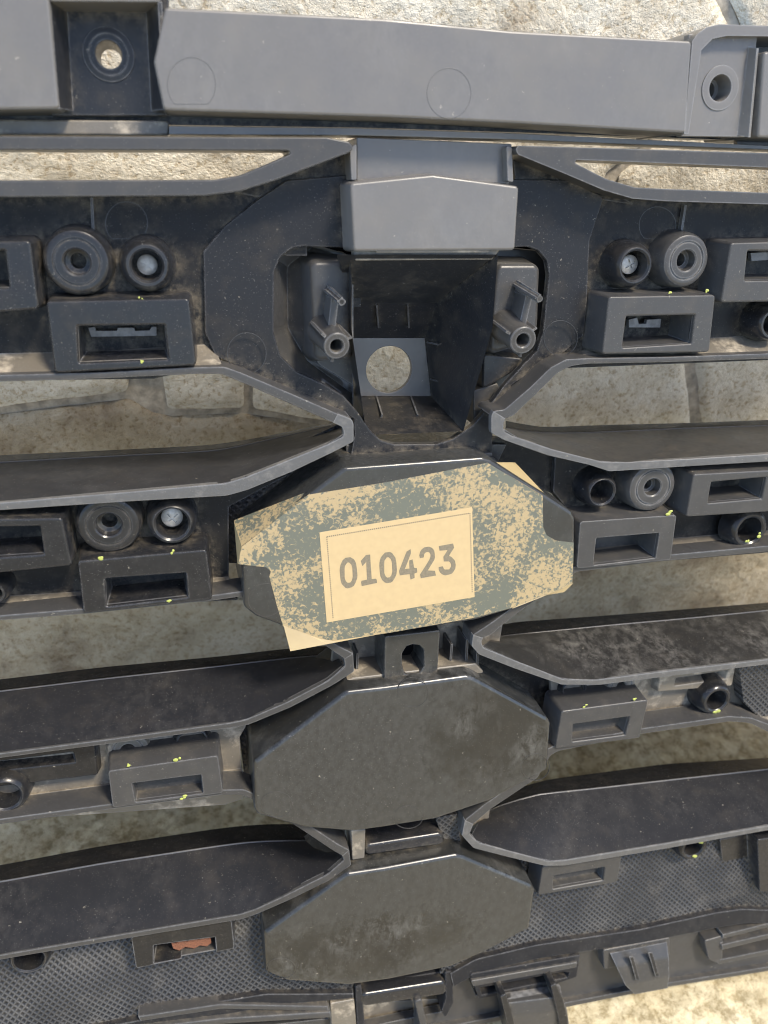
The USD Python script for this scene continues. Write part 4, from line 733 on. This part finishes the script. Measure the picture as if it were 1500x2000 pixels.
# ------------------------------------------------------------------ tape and paper label on the upper cover plate
tape_mat = usdkit.material(stage, '/World/Looks/packing_tape', {
    'tc': ('texture_coordinate', {}), 'n1': ('noise_texture', {'scale': 560.0, 'detail': 4.5, 'roughness': .55, 'distortion': .6}), 'n2': ('noise_texture', {'scale': 48.0, 'detail': 3.0}),
    'ad': ('math', {'math_type': 'multiply_add', 'value2': .75}), 'r': ('rgb_ramp', {'ramp': [(0, (1, 1, 1)), (.835, (1, 1, 1)), (.955, (0, 0, 0)), (1, (0, 0, 0))]}),
    'mix': ('mix_color', {'a': (.265, .205, .112), 'b': (.082, .088, .070)}), 'b': ('bump', {'strength': .25, 'distance': .0004}), 'p': ('principled_bsdf', {'roughness': .32, 'specular_ior_level': .5})},
    [('tc.object', 'n1.vector'), ('tc.object', 'n2.vector'), ('n2.fac', 'ad.value1'), ('n1.fac', 'ad.value3'), ('ad.value', 'r.fac'), ('r.color', 'mix.fac'), ('mix.result', 'p.base_color'), ('n1.fac', 'b.height'), ('b.normal', 'p.normal')], surface='p.BSDF')
free_mat = simple('loose_tape', (.30, .232, .122), .3, nscale=60, var=.12, bump=.3)
paper_mat = simple('label_paper', (.365, .275, .145), .42, nscale=240, var=.07, bump=.15)
ink_mat = simple('grey_ink', (.15, .127, .085), .5, nscale=900, var=.25, bump=0)
TAPE = thing('packing_tape', 'torn piece of tan packing tape stuck across the upper cover plate', 'tape')
TD = 4.25
main = [(473, 1067), (604, 966), (750, 943), (952, 904), (1060, 969), (1061, 1030), (1068, 1046), (1085, 1056), (1121, 1060), (1118, 1138), (1100, 1149), (1000, 1187), (930, 1206), (760, 1236), (640, 1254), (553, 1224), (540, 1180), (526, 1126), (529, 1116), (520, 1108), (466, 1102), (469, 1080)]
part('adhered_sheet', slab(poly(main, TD, .2), TD, TD - .12, .04), tape_mat, TAPE)
part('loose_corner', sheet([rs(PP([(554, 1222, TD + .1), (640, 1253, TD + .1), (760, 1236, TD), (930, 1206, TD), (1000, 1187, TD)]), 20), rs(PP([(567, 1272, 6.5), (650, 1256, 5.4), (765, 1234, 4), (935, 1204, 3.6), (1003, 1185, 4)]), 20)], .15), free_mat, TAPE)
part('loose_corner', sheet([rs(PP([(1001, 1188, TD), (1060, 1165, TD), (1120, 1138, TD)]), 16), rs(PP([(1000, 1187, 3.5), (1042, 1166, 3.2), (1102, 1156, 3.5)]), 16)], .15), free_mat, TAPE)
part('folded_edge', sheet([rs(PP([(472, 1066, TD - .3), (604, 966, TD - .3)]), 16), rs(PP([(457, 1016, -14), (606, 958, 0)]), 16)], .15), tape_mat, TAPE)
part('folded_edge', sheet([rs(PP([(467, 1100, TD - .2), (472, 1066, TD - .2)]), 6), rs(PP([(464, 1102, 2), (457, 1018, -13)]), 6)], .15), free_mat, TAPE)
part('folded_edge', sheet([rs(PP([(952, 903, TD - .3), (1060, 968, TD - .3)]), 10), rs(PP([(1006, 903, -8), (1062, 962, -2)]), 10)], .15), free_mat, TAPE)
LABEL = thing('paper_label', 'tan paper label printed 010423 under the packing tape', 'label')
lab = [(624, 1040), (922, 991), (927, 1166), (638, 1216)]
part('label_paper', slab(poly(lab, TD + .15, .1), TD + .18, TD + .02, .03), paper_mat, LABEL)
def on_label(u, v):
    """label coordinates in pixels of its own sheet -> picture pixels (u right, v down, both 0..1)"""
    a, b, c, d_ = (np.array(q, float) for q in lab)
    return (a * (1 - u) + b * u) * (1 - v) + (d_ * (1 - u) + c * u) * v
t = meshkit.text_mesh('010423', 1.0, .001, bold=True); tv = np.array(t.vertices); tf = t.faces[(tv[t.faces][:, :, 2] > .0005).all(1)]
tp = unary_union([Polygon(q) for q in tv[tf][:, :, :2] if abs(np.cross(np.r_[q[1] - q[0], 0], np.r_[q[2] - q[0], 0])[2]) > 1e-9]).buffer(.012, quad_segs=4)
t = slab(tp, .001, 0, 0); V = np.array(t.vertices)
x0, x1, y0, y1 = V[:, 0].min(), V[:, 0].max(), V[:, 1].min(), V[:, 1].max()
org, eu, ev = np.array([665.0, 1151.0]), np.array([226.0, -30.0]), np.array([-2.5, -60.0])
W = []
for x, y, z in V:
    p = org + eu * (x - x0) / (x1 - x0) + ev * (y - y0) / (y1 - y0)
    W.append(P(p[0], p[1], TD + .22 + (.04 if z > .0005 else 0)))
part('printed_number', trimesh.Trimesh(np.array(W), t.faces, process=False), ink_mat, LABEL, False)
dash = []
for a, b in (((.045, .06), (.985, .06)), ((.985, .06), (.985, .95)), ((.045, .06), (.045, .97))):
    L = 70 if a[1] == b[1] else 40
    for k in range(L):
        t0, t1 = k / L, (k + .62) / L; n = np.array([0, .006]) if a[1] == b[1] else np.array([.003, 0])
        a_, b_ = np.array(a), np.array(b); q = [a_ + (b_ - a_) * t0 - n, a_ + (b_ - a_) * t1 - n, a_ + (b_ - a_) * t1 + n, a_ + (b_ - a_) * t0 + n]
        dash.append(slab(Polygon(P2([on_label(*w_) for w_ in q], TD + .2)), TD + .24, TD + .16, 0))
part('printed_border', cat(*dash), ink_mat, LABEL, False)
